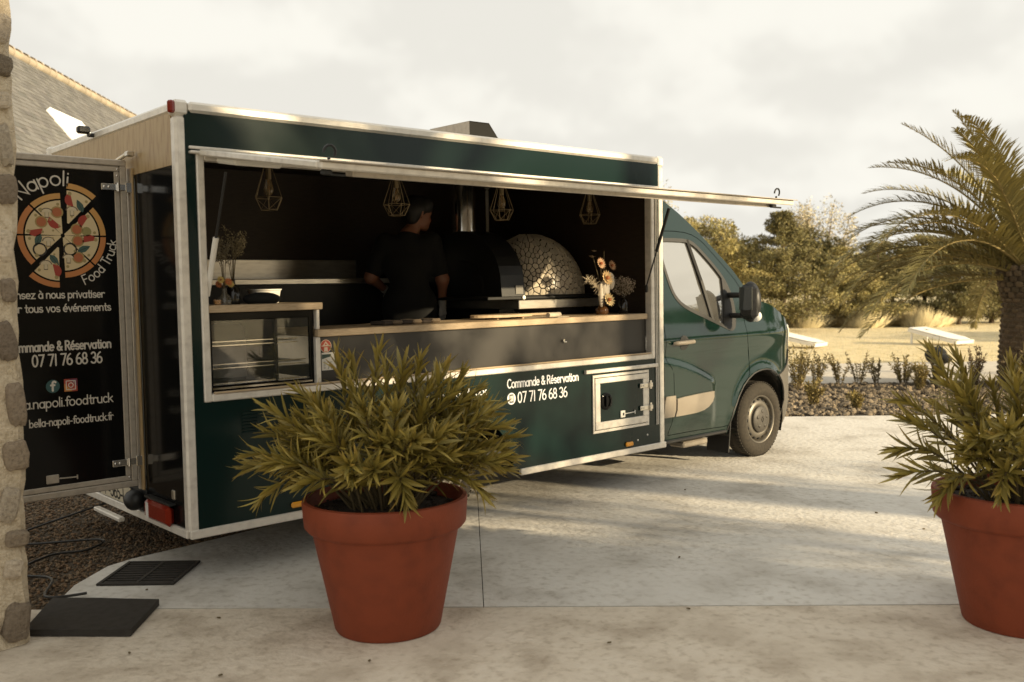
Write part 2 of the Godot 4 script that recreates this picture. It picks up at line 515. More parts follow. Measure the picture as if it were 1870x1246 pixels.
func build_ground() -> void:
	var g := geo()
	g.quad(V(-300, -0.03, -300), V(300, -0.03, -300), V(300, -0.03, 300), V(-300, -0.03, 300), V(0, 1, 0))
	struct("lawn", g, M.lawn, "dry straw-coloured lawn reaching to the tree line")
	var left := P2([-0.63, -0.286, -0.70, 0.1, -0.68, 0.457, -0.60, 0.62, -0.394, 0.864, 0.1, 1.5, 0.5, 2.2, 0.5, 6.45, 1.038, 6.45, 1.598, -0.286])
	var pav := Node3D.new()
	pav.name = "pavement"
	add_child(pav)
	tag(pav, "pale trowelled concrete yard in large slabs with thin joints", "", "", "structure")
	obj("slab", slab_geo(P2([-7, -12, 22, -12, 22, -0.294, -7, -0.294]), -0.002, 0.12), M.concrete_near, pav)
	obj("slab", slab_geo(left, 0.0, 0.12), M.concrete, pav)
	obj("slab", slab_geo(P2([1.6025, -0.286, 22, -0.286, 22, 6.45, 1.0425, 6.45]), 0.0, 0.12), M.concrete, pav)
	# dark earth under the joints and the gravel, the planting bed, the far path
	struct("gravel_bed", slab_geo(P2([-7, -0.5, 1.8, -0.5, 1.8, 6.6, -7, 6.6]), -0.022, 0.05), M.earth, "brown earth under the loose gravel behind the truck")
	struct("joint_bed", slab_geo(P2([-7, -0.31, 22, -0.31, 22, -0.27, -7, -0.27]), -0.018, 0.05), M.earth)
	struct("planting_bed", slab_geo(P2([0.6, 6.45, 22, 6.45, 22, 10.1, 0.6, 10.1]), -0.012, 0.05), M.earth, "bare stony planting bed between the yard and the path")
	struct("path", slab_geo(P2([-3, 10.1, 26, 10.1, 26, 13.7, -3, 13.7]), 0.004, 0.06), M.path, "pale concrete path along the edge of the lawn")
	var pm := pebble_mesh(3)
	var list := []
	for i in 34000:
		var u := rng.randf_range(-3.4, 0.45)
		var w := rng.randf_range(-0.28, 4.5)
		if u > -0.72 and Geometry2D.is_point_in_polygon(Vector2(u, w), left) and rng.randf() > 0.012:
			continue
		var s := rng.randf_range(0.006, 0.014)
		var k := rng.randf_range(0.35, 1.25)
		var c := Color(0.20 * k, 0.145 * k, 0.085 * k).lerp(Color(0.22 * k, 0.10 * k, 0.04 * k), rng.randf() * 0.5)
		list.append([Transform3D(rand_basis(s), yard(u, w, -0.018 + s * rng.randf_range(0.1, 0.7))), c])
	scatter("gravel", pm, M.pebble, list, "loose brown gravel under and behind the truck's rear", "gravel")
	list = []
	for i in 15000:
		var u := rng.randf_range(1.5, 14.0)
		var w := rng.randf_range(6.46, 9.9)
		var s := rng.randf_range(0.012, 0.042) * (1.0 if rng.randf() < 0.9 else 1.5)
		var k := rng.randf_range(0.3, 1.3)
		list.append([Transform3D(rand_basis(s), yard(u, w, s * rng.randf_range(0.0, 0.5))), Color(0.21 * k, 0.165 * k, 0.11 * k)])
	scatter("bed_stones", pebble_mesh(4), M.pebble, list, "grey brown stones covering the planting bed", "stones")
	# short dry grass standing on the lawn
	var b := geo()
	for k in 7:
		var a := k * 2.4
		var lean := 0.25 + 0.12 * (k % 3)
		var p := V(cos(a) * 0.02, 0, sin(a) * 0.02)
		var tip := p + V(cos(a) * lean * 0.5, 0.8 + 0.1 * (k % 4), sin(a) * lean * 0.5) * 1.0
		var s := V(-sin(a), 0, cos(a)) * 0.035
		b.face(p - s, p + s, tip, V(cos(a), 0.4, sin(a)))
	list = []
	for i in 26000:
		var w := 13.7 + 15.5 * pow(rng.randf(), 1.4)
		var u := rng.randf_range(2.5, 22.0)
		var s := rng.randf_range(0.014, 0.034)
		var k := rng.randf_range(0.6, 1.2)
		list.append([Transform3D(Basis(Vector3.UP, rng.randf() * TAU).scaled(V(s * 1.5, s, s * 1.5)), yard(u, w, -0.03)), Color(0.80 * k, 0.67 * k, 0.40 * k)])
	scatter("dry_grass", b.mesh(), M.tree_leaf, list, "short dry grass blades of the sunlit lawn", "grass")

# ---------------------------------------------------------------- buildings and walls
func build_buildings() -> void:
	# rubble wall at the left edge of the picture
	var o := thing("stone_wall", "rough rubble stone wall with pale lime mortar at the left edge", "wall")
	var g := geo()
	var nx := 7
	var ny := 46
	var f := FastNoiseLite.new()
	f.seed = 5
	f.frequency = 3.0
	var grid := []
	var edge := func(y: float) -> float: return -0.832 + 0.028 * f.get_noise_2d(y, 0) + 0.012 * f.get_noise_2d(y * 4.0, 9) - 0.034 * (1.0 - y / 3.0)
	for j in ny + 1:
		var row := []
		var y := 3.5 * j / ny
		for i in nx + 1:
			var k := float(i) / nx
			var x: float = lerpf(edge.call(y), -2.3, k * k)
			row.append(V(x, y, 0.22 + 0.03 * f.get_noise_2d(x * 2.0, y * 1.5) - (0.03 if i == 0 else 0.0)))
		grid.append(row)
	for j in ny:
		for i in nx:
			g.quad(grid[j][i], grid[j][i + 1], grid[j + 1][i + 1], grid[j + 1][i], V(0, 0, 1))
		var a: Vector3 = grid[j][0]
		var b: Vector3 = grid[j + 1][0]
		g.quad(a, b, V(b.x, b.y, -0.22), V(a.x, a.y, -0.22), V(1, 0, 0))
	g.span(V(-2.3, 0, -0.22), V(-0.95, 3.5, 0.1))
	obj("mortar", g, M.mortar, o)
	var st := RandomNumberGenerator.new()
	st.seed = 88
	for col in 5:
		var y := 0.03 + 0.05 * (col % 2)
		var n := 0
		while y < 3.4:
			var h := st.randf_range(0.07, 0.19)
			var w := st.randf_range(0.09, 0.17) if col > 0 else st.randf_range(0.05, 0.10)
			var x: float = edge.call(y + h / 2) - 0.050 - col * 0.19 - st.randf_range(0.0, 0.03)
			g = geo()
			var k := st.randf_range(0.75, 1.2)
			var dark := st.randf() < 0.5
			g.col = Color(0.25 * k, 0.20 * k, 0.145 * k) if dark else Color(0.50 * k, 0.43 * k, 0.33 * k)
			g.blob(V(x + 0.012, y + h / 2, 0.205), V(w * 0.62, h * 0.54, 0.045), 8, 12, 0.075, n + col * 100, Basis(V(0, 0, 1), st.randf_range(-0.25, 0.25)), 0.55)
			obj("stone", g, M.stone, o)
			y += h * 1.08 + st.randf_range(0.03, 0.11)
			n += 1
	# slate-roofed house far behind on the left
	o = thing("slate_roofed_house", "stone house with a grey slate roof and skylight behind the truck", "house")
	var d := V(0.617, 0, -0.787)
	var nn := V(0.787, 0, 0.617)
	var r0 := V(4.231, 7.0, -18.706)
	var fall := (nn * 0.8 + V(0, -1, 0)).normalized()
	var out := (nn + V(0, 0.8, 0)).normalized()
	var bas := Basis(d, out, d.cross(out))
	g = geo()
	g.t = Transform3D(bas, r0 + d * 3.0 + fall * 2.55 - out * 0.06)
	g.box(V(), V(24, 0.05, 5.2))
	obj("roof", g, M.slate, o)
	g = geo()
	var sr := RandomNumberGenerator.new()
	sr.seed = 12
	for row in 37:
		for k in 92:
			var s := -8.9 + k * 0.26 + (0.13 if row % 2 else 0.0)
			var tt := 0.14 + row * 0.138
			if s > -1.32 and s < 0.42 and tt > 1.5 * 1.28 and tt < 2.9 * 1.28:
				continue
			var v := sr.randf_range(0.72, 1.18)
			g.col = Color(0.140 * v, 0.136 * v, 0.128 * v)
			g.t = Transform3D(bas.rotated(d, -0.06).rotated(out, sr.randf_range(-0.02, 0.02)), r0 + d * s + fall * (tt + sr.randf_range(-0.008, 0.008)) + out * (0.0 + sr.randf_range(0, 0.006)))
			g.box(V(), V(0.252, 0.012, 0.21))
	var sl := obj("slates", g, M.slate, o)
	sl.set_meta("kind", "stuff")
	var ridge := []
	for v in 3:
		g = geo()
		var c := 0.9 + 0.12 * v
		g.col = Color(0.36 * c, 0.31 * c, 0.24 * c)
		g.tube([V(-0.19, 0, 0), V(0.13, 0, 0), V(0.14, 0.02, 0), V(0.19, 0.02, 0)], [0.12, 0.12, 0.145, 0.145], 10)
		ridge.append(g.mesh())
	for k in 60:
		var t := obj("ridge_tile", ridge[k % 3], M.slate, o)
		t.transform = Transform3D(Basis(d, V(0, 1, 0), d.cross(V(0, 1, 0))), r0 + d * (-8.8 + k * 0.385) + V(0, 0.0, 0))
	g = geo()
	g.t = Transform3D(bas, r0 + d * -0.45 + fall * 2.2 * 1.28 + out * 0.05)
	for s in [-1, 1]:
		g.box(V(s * 0.84, 0.0, 0), V(0.07, 0.12, 1.8), 0.01)
		g.box(V(0, 0.0, s * 0.86), V(1.6, 0.12, 0.07), 0.01)
	g.col = Color(0.3, 0.27, 0.22)
	var fr := obj("skylight", g, M.slate, o)
	g = geo()
	g.t = Transform3D(bas, r0 + d * -0.45 + fall * 2.2 * 1.28 + out * 0.06)
	g.box(V(), V(1.6, 0.012, 1.66))
	obj("pane", g, M.white_lamp, fr)
	g = geo()
	var foot := r0 + d * 3.0 + fall * 5.1
	g.t = Transform3D(Basis(d, V(0, 1, 0), d.cross(V(0, 1, 0))), Vector3(foot.x, 0, foot.z) - nn * 3.5)
	g.box(V(0, 1.55, 0), V(23, 3.1, 6.2))
	obj("wall", g, M.mortar, o)
	g = geo()
	g.t = Transform3D(Basis(d, V(0, 1, 0), d.cross(V(0, 1, 0))), r0 + d * 3.0)
	g.quad(V(-12, -0.05, 0), V(12, -0.05, 0), V(12, -4.0, -3.2), V(-12, -4.0, -3.2), V(0, 1, -1))
	g.col = Color(0.16, 0.14, 0.11)
	obj("roof", g, M.slate, o)
	# long barn added out of view on the right, keeps the foreground in shade
	o = thing("added_barn", "long added barn with a pitched roof, out of view, shading the foreground", "barn")
	var b := Basis(U, V(0, 1, 0), U.cross(V(0, 1, 0)))          # local x along u, local -z along w
	g = geo()
	g.t = Transform3D(b, yard(17.0, -17.3))
	g.box(V(0, 2.5, 0), V(8.4, 5.0, 18.4))
	for s in [-1, 1]:
		g.face(V(-4.2, 5, s * 9.2), V(4.2, 5, s * 9.2), V(0, 8.0, s * 9.2), V(0, 0, s))
	obj("wall", g, M.mortar, o)
	for s in [-1, 1]:
		g = geo()
		g.col = Color(0.15, 0.125, 0.10)
		g.t = Transform3D(b, yard(17.0, -17.3))
		g.box(V(s * 2.2, 6.55, 0), V(5.65, 0.14, 18.9), 0.0, Basis(V(0, 0, 1), -s * 0.62))
		obj("roof", g, M.slate, o)
	for k in 4:
		g = geo()
		g.t = Transform3D(b, yard(17.0, -17.3))
		g.box(V(-4.205, 2.4, -6.6 + k * 4.4), V(0.05, 1.5, 1.0), 0.01)
		obj("shutter", g, M.stalk, o)

# ---------------------------------------------------------------- trees
func leaf_quad(g: Geo, p: Vector3, along: Vector3, nrm: Vector3, l: float, w: float) -> void:
	var s := along.cross(nrm).normalized() * w * 0.5
	var a := along * l
	g.tri(p, p + a * 0.45 + s, p + a, nrm, nrm, nrm)
	g.tri(p, p + a, p + a * 0.45 - s, nrm, nrm, nrm)

func rdir() -> Vector3:
	while true:
		var v := V(rng.randf_range(-1, 1), rng.randf_range(-1, 1), rng.randf_range(-1, 1))
		var l := v.length_squared()
		if l < 1.0 and l > 0.01:
			return v / sqrt(l)
	return Vector3.UP

func clump(g: Geo, c: Vector3, r: Vector3, n: int, l: float, col: Color, droop := 0.0) -> void:
	for i in n:
		var d := rdir()
		var p := c + d * r * pow(rng.randf(), 0.4)
		var a := (d + rdir() * 0.9 + V(0, -droop, 0)).normalized()
		var nr := (rdir() + d * 0.5 + V(0, 0.4, 0)).normalized()
		nr = (nr - a * nr.dot(a)).normalized()
		var k := rng.randf_range(0.5, 1.45)
		g.col = Color(col.r * k, col.g * k * rng.randf_range(0.94, 1.06), col.b * k)
		leaf_quad(g, p, a, nr, l * rng.randf_range(0.7, 1.3), l * 0.42)

func tree(called: String, label: String, u: float, w: float, h: float, r: float, kind: String, col: Color, n: int, l: float, group := "trees along the far edge of the lawn") -> Node3D:
	var o := thing(called, label, "tree", yard(u, w, -0.05), 0.0, group)
	var tg := geo()
	var g := geo()
	var tr := 0.022 * h + 0.03
	if kind == "cone":
		tg.tube([V(0, 0, 0), V(0.03, h * 0.4, 0.02), V(0, h * 0.97, 0)], [tr, tr * 0.7, 0.012], 8)
		var whorls := int(h * 3.2)
		for i in whorls:
			var k := (i + rng.randf()) / whorls
			var y := h * (0.07 + 0.93 * k)
			var reach := r * pow(1.0 - k, 0.75) * rng.randf_range(0.6, 1.12) + 0.10
			var nb := 5 + int(4 * (1.0 - k))
			var a0 := rng.randf() * TAU
			for b in nb:
				var a := a0 + TAU * b / nb + rng.randf_range(-0.3, 0.3)
				var dir := V(cos(a), rng.randf_range(0.05, 0.42), sin(a)).normalized()
				var tip := V(0, y, 0) + dir * reach * rng.randf_range(0.75, 1.1)
				tg.tube([V(0, y - 0.05, 0), (V(0, y, 0) + tip) / 2 + V(0, -0.04, 0), tip], [0.02, 0.012, 0.004], 4, false)
				var steps := 2 + int(reach * 2.6)
				for s in steps:
					var q := V(0, y, 0).lerp(tip, (s + 1.0) / steps)
					clump(g, q, V(0.26, 0.15, 0.26) * (0.6 + 0.25 * reach), maxi(4, int(n / (whorls * nb * steps * 1.0))), l, col, 0.1)
	elif kind == "wispy":
		for b in 11:
			var a := rng.randf() * TAU
			var sp := rng.randf_range(0.15, 1.0)
			var base := V(0, h * rng.randf_range(0.05, 0.35), 0)
			var tip := V(cos(a) * r * sp, h * rng.randf_range(0.72, 1.0) * (1.08 - 0.3 * sp), sin(a) * r * sp)
			var mid := base.lerp(tip, 0.5) + V(cos(a), 0, sin(a)) * r * 0.12
			tg.tube([base, mid, tip], [tr * 0.5, tr * 0.25, 0.008], 5, false)
			for s in 16:
				var k := 0.3 + 0.7 * s / 15.0
				var q := (base.lerp(mid, k * 2.0) if k < 0.5 else mid.lerp(tip, k * 2.0 - 1.0))
				clump(g, q + rdir() * 0.25, V(0.34, 0.42, 0.34), n / 176, l, col, 0.0)
		tg.tube([V(0, 0, 0), V(0, h * 0.4, 0)], [tr, tr * 0.6], 7)
	else:
		tg.tube([V(0, 0, 0), V(0.05, h * 0.3, -0.03), V(0, h * 0.75, 0.03)], [tr, tr * 0.75, tr * 0.25], 9)
		var cl: int = {"broad": 26, "tall": 44, "open": 17}.get(kind, 40)
		for i in cl:
			var dd := rdir()
			dd.y = absf(dd.y) * 1.2 - 0.35
			var rad := pow(rng.randf(), 0.35)
			var c := V(0, h * 0.60, 0) + V(dd.x * r, dd.y * h * 0.40, dd.z * r) * rad
			c.y = clampf(c.y, h * 0.16, h * 0.93)
			if kind == "tall":
				c = V(0, h * 0.74, 0) + V(dd.x * r, dd.y * h * 0.24, dd.z * r) * rad
			var from := V(0, h * (rng.randf_range(0.52, 0.7) if kind == "tall" else rng.randf_range(0.22, 0.6)), 0)
			tg.tube([from, from.lerp(c, 0.5) + V(0, -0.1, 0), c], [tr * 0.22, tr * 0.13, 0.01], 5, false)
			var cr := r * rng.randf_range(0.2, 0.36)
			if kind == "open":
				cr = rng.randf_range(0.24, 0.42)
			clump(g, c, V(cr, cr * 0.72, cr), n / cl, l, col, 0.15)
	obj("trunk", tg, M.bark, o)
	obj("crown", g, M.tree_leaf, o)
	return o

func shrub_mound(label: String, u: float, w: float, r: float, h: float) -> void:
	var o := thing("grass_clump", label, "grass clump", yard(u, w, -0.05), 0.0, "pale grass clumps under the far trees")
	var g := geo()
	for i in 1500:
		var a := rng.randf() * TAU
		var q := sqrt(rng.randf())
		var p := V(cos(a) * r * q * 0.75, 0, sin(a) * r * q * 0.55)
		var up := h * (1.0 - 0.62 * q * q) * rng.randf_range(0.55, 1.05)
		var lean := V(cos(a), 0, sin(a)) * q * rng.randf_range(0.2, 0.55)
		var top := p + V(0, up, 0) + lean
		var s := V(-sin(a + 0.7), 0, cos(a + 0.7)) * 0.022
		var k := rng.randf_range(0.7, 1.15)
		g.col = Color(0.56 * k, 0.47 * k, 0.26 * k)
		var nr := V(cos(a), 0.5, sin(a))
		g.tri(p - s, p + s, top, nr, nr, nr)
	obj("blades", g, M.tree_leaf, o)

func build_trees() -> void:
	var olive := Color(0.37, 0.315, 0.125)
	var deep := Color(0.185, 0.16, 0.060)
	var pale := Color(0.52, 0.45, 0.28)
	# u, w of each: measured against the lawn's far edge, left to right
	tree("broadleaf_tree", "olive green tree rising right behind the cab's windscreen", 7.1, 27.0, 4.15, 1.35, "broad", olive, 15000, 0.10)
	tree("broadleaf_tree", "low rounded tree between the cab's mirror and the dark conifer", 8.5, 29.0, 2.75, 1.4, "broad", olive, 13000, 0.10)
	tree("conifer", "tall dark conifer standing in front of the pale thinly leaved tree", 9.6, 26.4, 3.85, 1.75, "cone", deep, 26000, 0.095)
	tree("pale_tree", "tall pale thinly leaved tree rising above the conifers", 13.3, 36.0, 5.5, 1.6, "wispy", pale, 11000, 0.11)
	tree("conifer", "bushy conifer just right of the pale thin tree, pale trunk showing", 12.4, 29.6, 2.7, 1.45, "cone", olive, 19000, 0.095)
	tree("conifer", "dark spreading conifer above the first pale grass clumps", 14.2, 31.0, 3.1, 1.5, "cone", deep, 17000, 0.10)
	tree("conifer", "small low conifer in front of the dark gap, left of the white board", 13.4, 29.2, 1.75, 1.25, "cone", olive, 15000, 0.09)
	tree("conifer", "bushy conifer seen under the palm's lower fronds", 15.9, 31.0, 3.2, 1.6, "cone", olive, 17000, 0.10)
	tree("conifer", "twin-topped conifer beside the palm trunk, pale stems at its foot", 16.5, 29.4, 2.3, 1.4, "cone", deep, 17000, 0.095)
	tree("conifer", "dark conifer half hidden by the palm trunk", 18.0, 30.2, 3.0, 1.6, "cone", deep, 17000, 0.095)
	tree("conifer", "dense conifer behind the palm's trunk at the right edge", 19.4, 30.5, 3.2, 1.7, "cone", olive, 17000, 0.10)
	tree("broadleaf_tree", "tall tree whose tip shows above the truck roof's front end", 4.9, 36.0, 7.45, 1.3, "broad", olive, 12000, 0.12)
	tree("broadleaf_tree", "slim tree showing in the gap beside the truck's front corner post", 6.5, 34.0, 5.7, 0.8, "wispy", olive, 7000, 0.11)
	for k in 9:
		tree("hedge_tree", "%s dark hedge tree from the left in the back row" % ["first", "second", "third", "fourth", "fifth", "sixth", "seventh", "eighth", "last"][k], 6.5 + 2.1 * k, 35.5 + (k % 3) * 0.9, 3.0 + 0.3 * ((k * 5) % 4), 1.75, "dense", deep, 9000, 0.15)
	shrub_mound("pale sunlit grass clump left of the conifer with the pale trunk", 11.3, 29.6, 1.6, 0.75)
	shrub_mound("pale sunlit grass clump under the dark spreading conifer", 13.0, 28.9, 1.5, 0.8)
	shrub_mound("pale sunlit grass clump right of the small low conifer", 14.9, 28.7, 1.4, 0.8)
	# trees on the sunward side of the yard, beyond the picture; the sun falls through them
	tree("yard_tree", "tall high-crowned tree past the end of the added barn", 18.0, -4.6, 15.0, 2.9, "tall", olive, 17000, 0.2, "trees beside the stone barn")
	tree("yard_tree", "tall high-crowned tree rising behind the added barn's roof", 23.0, -9.2, 15.5, 3.1, "tall", olive, 18000, 0.2, "trees beside the stone barn")
	tree("yard_tree", "small thinly leaved tree in front of the barn's end wall", 14.5, -4.3, 6.2, 1.2, "open", olive, 1700, 0.12, "trees beside the stone barn")
	tree("yard_tree", "sapling with a few leafy sprays, farthest from the barn's end wall", 15.5, -3.0, 6.0, 1.3, "open", olive, 800, 0.11, "trees beside the stone barn")
	tree("yard_tree", "leafy tree close against the corner of the added barn", 12.5, -5.0, 6.4, 1.3, "open", olive, 3600, 0.12, "trees beside the stone barn")
	for k in 7:
		tree("hedge_tree", "%s tree of the row along the right side of the lawn, counted from the barn" % ["first", "second", "third", "fourth", "fifth", "sixth", "last"][k], 31.0 + (k % 2), -3.0 + 3.1 * k, 5.4 + 0.5 * ((k * 3) % 4), 2.1, "dense", deep, 4500, 0.24, "trees along the right side of the lawn")

# ---------------------------------------------------------------- hand-lettered strokes
var GLYPH := {}
func make_glyphs() -> void:      # width | strokes: E centre, radii, from, to in degrees; L points. Small letters are 4.7 high, capitals 7.6
	var bowl := "E 2 2.3 2 2.3 0 360"
	GLYPH = {
		"a": "5.4|%s;L 4 4.8 4 0" % bowl, "b": "5.4|L 0 7.6 0 0;%s" % bowl, "c": "4.7|E 2.1 2.4 2.1 2.4 50 310", "d": "5.4|%s;L 4 7.6 4 0" % bowl,
		"e": "5.4|L 0 2.5 4.1 2.5;E 2.1 2.4 2.1 2.4 0 305", "é": "5.4|L 0 2.5 4.1 2.5;E 2.1 2.4 2.1 2.4 0 305;L 1.8 6 3 7.3",
		"f": "3.4|E 2.6 6 1.3 1.6 35 180;L 1.3 6 1.3 0;L 0 4.6 2.8 4.6", "i": "1.9|L 0.3 4.7 0.3 0;L 0.3 6.4 0.3 6.6", "k": "4.7|L 0 7.6 0 0;L 3.5 4.6 0 2;L 1.2 2.9 3.7 0",
		"l": "1.7|L 0.2 7.6 0.2 0", "m": "7.8|L 0 4.7 0 0;E 1.6 3.2 1.6 1.6 0 180;L 3.2 3.2 3.2 0;E 4.8 3.2 1.6 1.6 0 180;L 6.4 3.2 6.4 0",
		"n": "5|L 0 4.7 0 0;E 1.8 3 1.8 1.8 0 180;L 3.6 3 3.6 0", "o": "5.7|E 2.2 2.4 2.2 2.4 0 360", "p": "5.4|L 0 4.7 0 -2.8;%s" % bowl,
		"r": "3.8|L 0 4.7 0 0;E 1.8 2.9 1.8 1.8 45 180", "s": "4.5|E 1.7 3.5 1.5 1.2 30 270;E 1.7 1.15 1.7 1.15 -150 90", "t": "3.8|L 1.4 7 1.4 0.9;E 2.3 0.9 0.9 0.9 180 300;L 0 4.6 3 4.6",
		"u": "5|L 0 4.7 0 1.8;E 1.8 1.8 1.8 1.8 180 360;L 3.6 4.7 3.6 0", "v": "4.8|L 0 4.7 1.9 0 3.8 4.7", "z": "4.9|L 0 4.7 3.6 4.7 0 0 3.9 0", "à": "5.4|%s;L 4 4.8 4 0;L 1.2 7.3 2.6 6" % bowl,
		"C": "6.2|E 3 3.8 3 3.8 48 312", "R": "5.5|L 0 7.6 0 0;E 1.8 5.7 2.2 1.9 -90 90;L 0 7.6 1.8 7.6;L 0 3.8 1.8 3.8 4.3 0", "N": "6.2|L 0 0 0 7.6 4.8 0 4.8 7.6", "F": "5|L 0 0 0 7.6 4 7.6;L 0 4 3.2 4",
		"T": "5.7|L 0 7.6 5 7.6;L 2.5 7.6 2.5 0", "P": "5.2|L 0 0 0 7.6;E 1.6 5.6 2.3 2 -90 90;L 0 7.6 1.6 7.6;L 0 3.6 1.6 3.6", "B": "5.4|L 0 0 0 7.6;E 1.6 5.8 2 1.8 -90 90;E 1.6 2 2.4 2 -90 90;L 0 7.6 1.6 7.6;L 0 4 1.6 4;L 0 0 1.6 0",
		"L": "4.6|L 0 7.6 0 0 3.8 0", "&": "6|E 1.9 6 1.3 1.5 -50 225;L 0.9 5 4.7 0;E 1.9 1.9 1.9 1.9 120 330;L 3.5 0.9 4.7 2.9", "-": "3.7|L 0 2.6 2.4 2.6", ".": "1.7|L 0.2 0.1 0.2 0.4",
		"@": "8|E 3.2 2.6 1.4 1.6 0 360;L 4.6 4.2 4.7 1.4;E 3.2 2.6 3.2 3.4 -60 250", " ": "2.8|", "0": "5.3|E 2 3.8 2 3.8 0 360", "1": "2.6|L 0.9 7.6 0.9 0",
		"3": "4.8|E 1.6 5.7 1.8 1.9 -90 150;E 1.6 1.9 2.1 1.9 -150 90", "5": "4.9|L 3.5 7.6 0.5 7.6 0.2 4.3;E 1.6 2.3 2.1 2.3 -150 125", "6": "5|E 2 2.1 2 2.1 0 360;E 4.4 3 4.4 4.8 112 182",
		"7": "4.9|L 0 7.6 3.9 7.6 1.3 0", "8": "5|E 2 5.7 1.6 1.9 0 360;E 2 1.9 2 1.9 0 360",
	}

func strokes_of(ch: String) -> Array:
	var parts: PackedStringArray = GLYPH[ch].split("|")
	var out := []
	for s in parts[1].split(";", false):
		var f := s.split(" ", false)
		var line := []
		if f[0] == "E":
			var a0 := deg_to_rad(float(f[5]))
			var a1 := deg_to_rad(float(f[6]))
			var n := maxi(6, int(absf(a1 - a0) / 0.38))
			for k in n + 1:
				var a := lerpf(a0, a1, float(k) / n)
				line.append(Vector2(float(f[1]) + float(f[3]) * cos(a), float(f[2]) + float(f[4]) * sin(a)))
		else:
			for k in (f.size() - 1) / 2:
				line.append(Vector2(float(f[1 + 2 * k]), float(f[2 + 2 * k])))
		out.append(line)
	return [float(parts[0]), out]

func width_of(text: String, size: float) -> float:
	var w := 0.0
	for ch in text:
		w += strokes_of(ch)[0] * size
	return w

func letters(g: Geo, text: String, at: Vector2, size: float, pen: float, z: float, fit := 0.0, arc := 0.0, a0 := 0.0) -> void:
	# size: metres per unit; fit: stretch to this width; arc: radius of a circle round `at` to stand on, starting at angle a0
	var sx := 1.0
	if fit > 0.0:
		sx = fit / width_of(text, size)
	var x := 0.0
	for ch in text:
		var gl := strokes_of(ch)
		var layer := 0
		for line in gl[1]:
			var pts := []
			for p in line:
				var q := Vector2((x + p.x * size) * sx, p.y * size)
				if arc != 0.0:
					var a := a0 - q.x / arc if arc > 0.0 else a0 - q.x / arc
					var rad := absf(arc) + (q.y if arc > 0.0 else -q.y)
					q = Vector2(cos(a), sin(a)) * rad
				pts.append(at + q)
			ribbon(g, pts, pen, z + 0.00022 * layer)
			layer += 1
		x += gl[0] * size

func ribbon(g: Geo, pts: Array, pen: float, z: float) -> void:       # one pen stroke: a mitred strip with round ends
	var n := pts.size()
	var closed: bool = n > 3 and (pts[0] as Vector2).distance_to(pts[n - 1]) < pen * 0.2
	var a := []
	var b := []
	for i in n:
		var before: Vector2 = pts[i] - pts[i - 1] if i > 0 else (pts[0] - pts[n - 2] if closed else pts[1] - pts[0])
		var after: Vector2 = pts[i + 1] - pts[i] if i < n - 1 else (pts[1] - pts[0] if closed else before)
		var o := before.normalized().orthogonal()
		var q := after.normalized().orthogonal()
		var m := (o + q).normalized()
		m *= pen / 2 / maxf(0.45, m.dot(o))
		a.append(pts[i] + m)
		b.append(pts[i] - m)
	for i in n - 1:
		g.quad(V3(a[i], z), V3(a[i + 1], z), V3(b[i + 1], z), V3(b[i], z), V(0, 0, 1))
	if not closed:
		for e in 2:
			var c: Vector2 = pts[0] if e == 0 else pts[n - 1]
			var d: Vector2 = (pts[0] - pts[1]) if e == 0 else (pts[n - 1] - pts[n - 2])
			var t := d.angle()
			for k in 5:
				var p0 := t - PI / 2 + PI * k / 5
				var p1 := t - PI / 2 + PI * (k + 1) / 5
				g.face(V3(c, z), V3(c + Vector2(cos(p0), sin(p0)) * pen / 2, z), V3(c + Vector2(cos(p1), sin(p1)) * pen / 2, z), V(0, 0, 1))

func V3(p: Vector2, z: float) -> Vector3:
	return Vector3(p.x, p.y, z)

func disc(at: Vector2, r: Vector2, n := 24, a0 := 0.0, a1 := TAU) -> PackedVector2Array:
	var o := PackedVector2Array()
	var full := absf(a1 - a0 - TAU) < 0.001
	for k in (n if full else n + 1):
		var a := a0 + (a1 - a0) * k / n
		o.append(at + Vector2(cos(a), sin(a)) * r)
	return o

func wedge(g: Geo, at: Vector2, r0: float, r1: float, a0: float, a1: float, z: float) -> void:
	var n := maxi(2, int(absf(a1 - a0) / 0.12))
	for k in n:
		var p := a0 + (a1 - a0) * k / n
		var q := a0 + (a1 - a0) * (k + 1) / n
		var A := Vector2(cos(p), sin(p)); var B := Vector2(cos(q), sin(q))
		g.quad(V3(at + A * r0, z), V3(at + A * r1, z), V3(at + B * r1, z), V3(at + B * r0, z), V(0, 0, 1))

func leaf_shape(at: Vector2, l: float, turn: float) -> PackedVector2Array:
	var o := PackedVector2Array()
	for p in [Vector2(-1, 0), Vector2(-0.5, -0.42), Vector2(0.1, -0.5), Vector2(0.7, -0.25), Vector2(1.1, 0), Vector2(0.7, 0.25), Vector2(0.1, 0.5), Vector2(-0.5, 0.42)]:
		o.append(at + (p * l).rotated(turn))
	return o

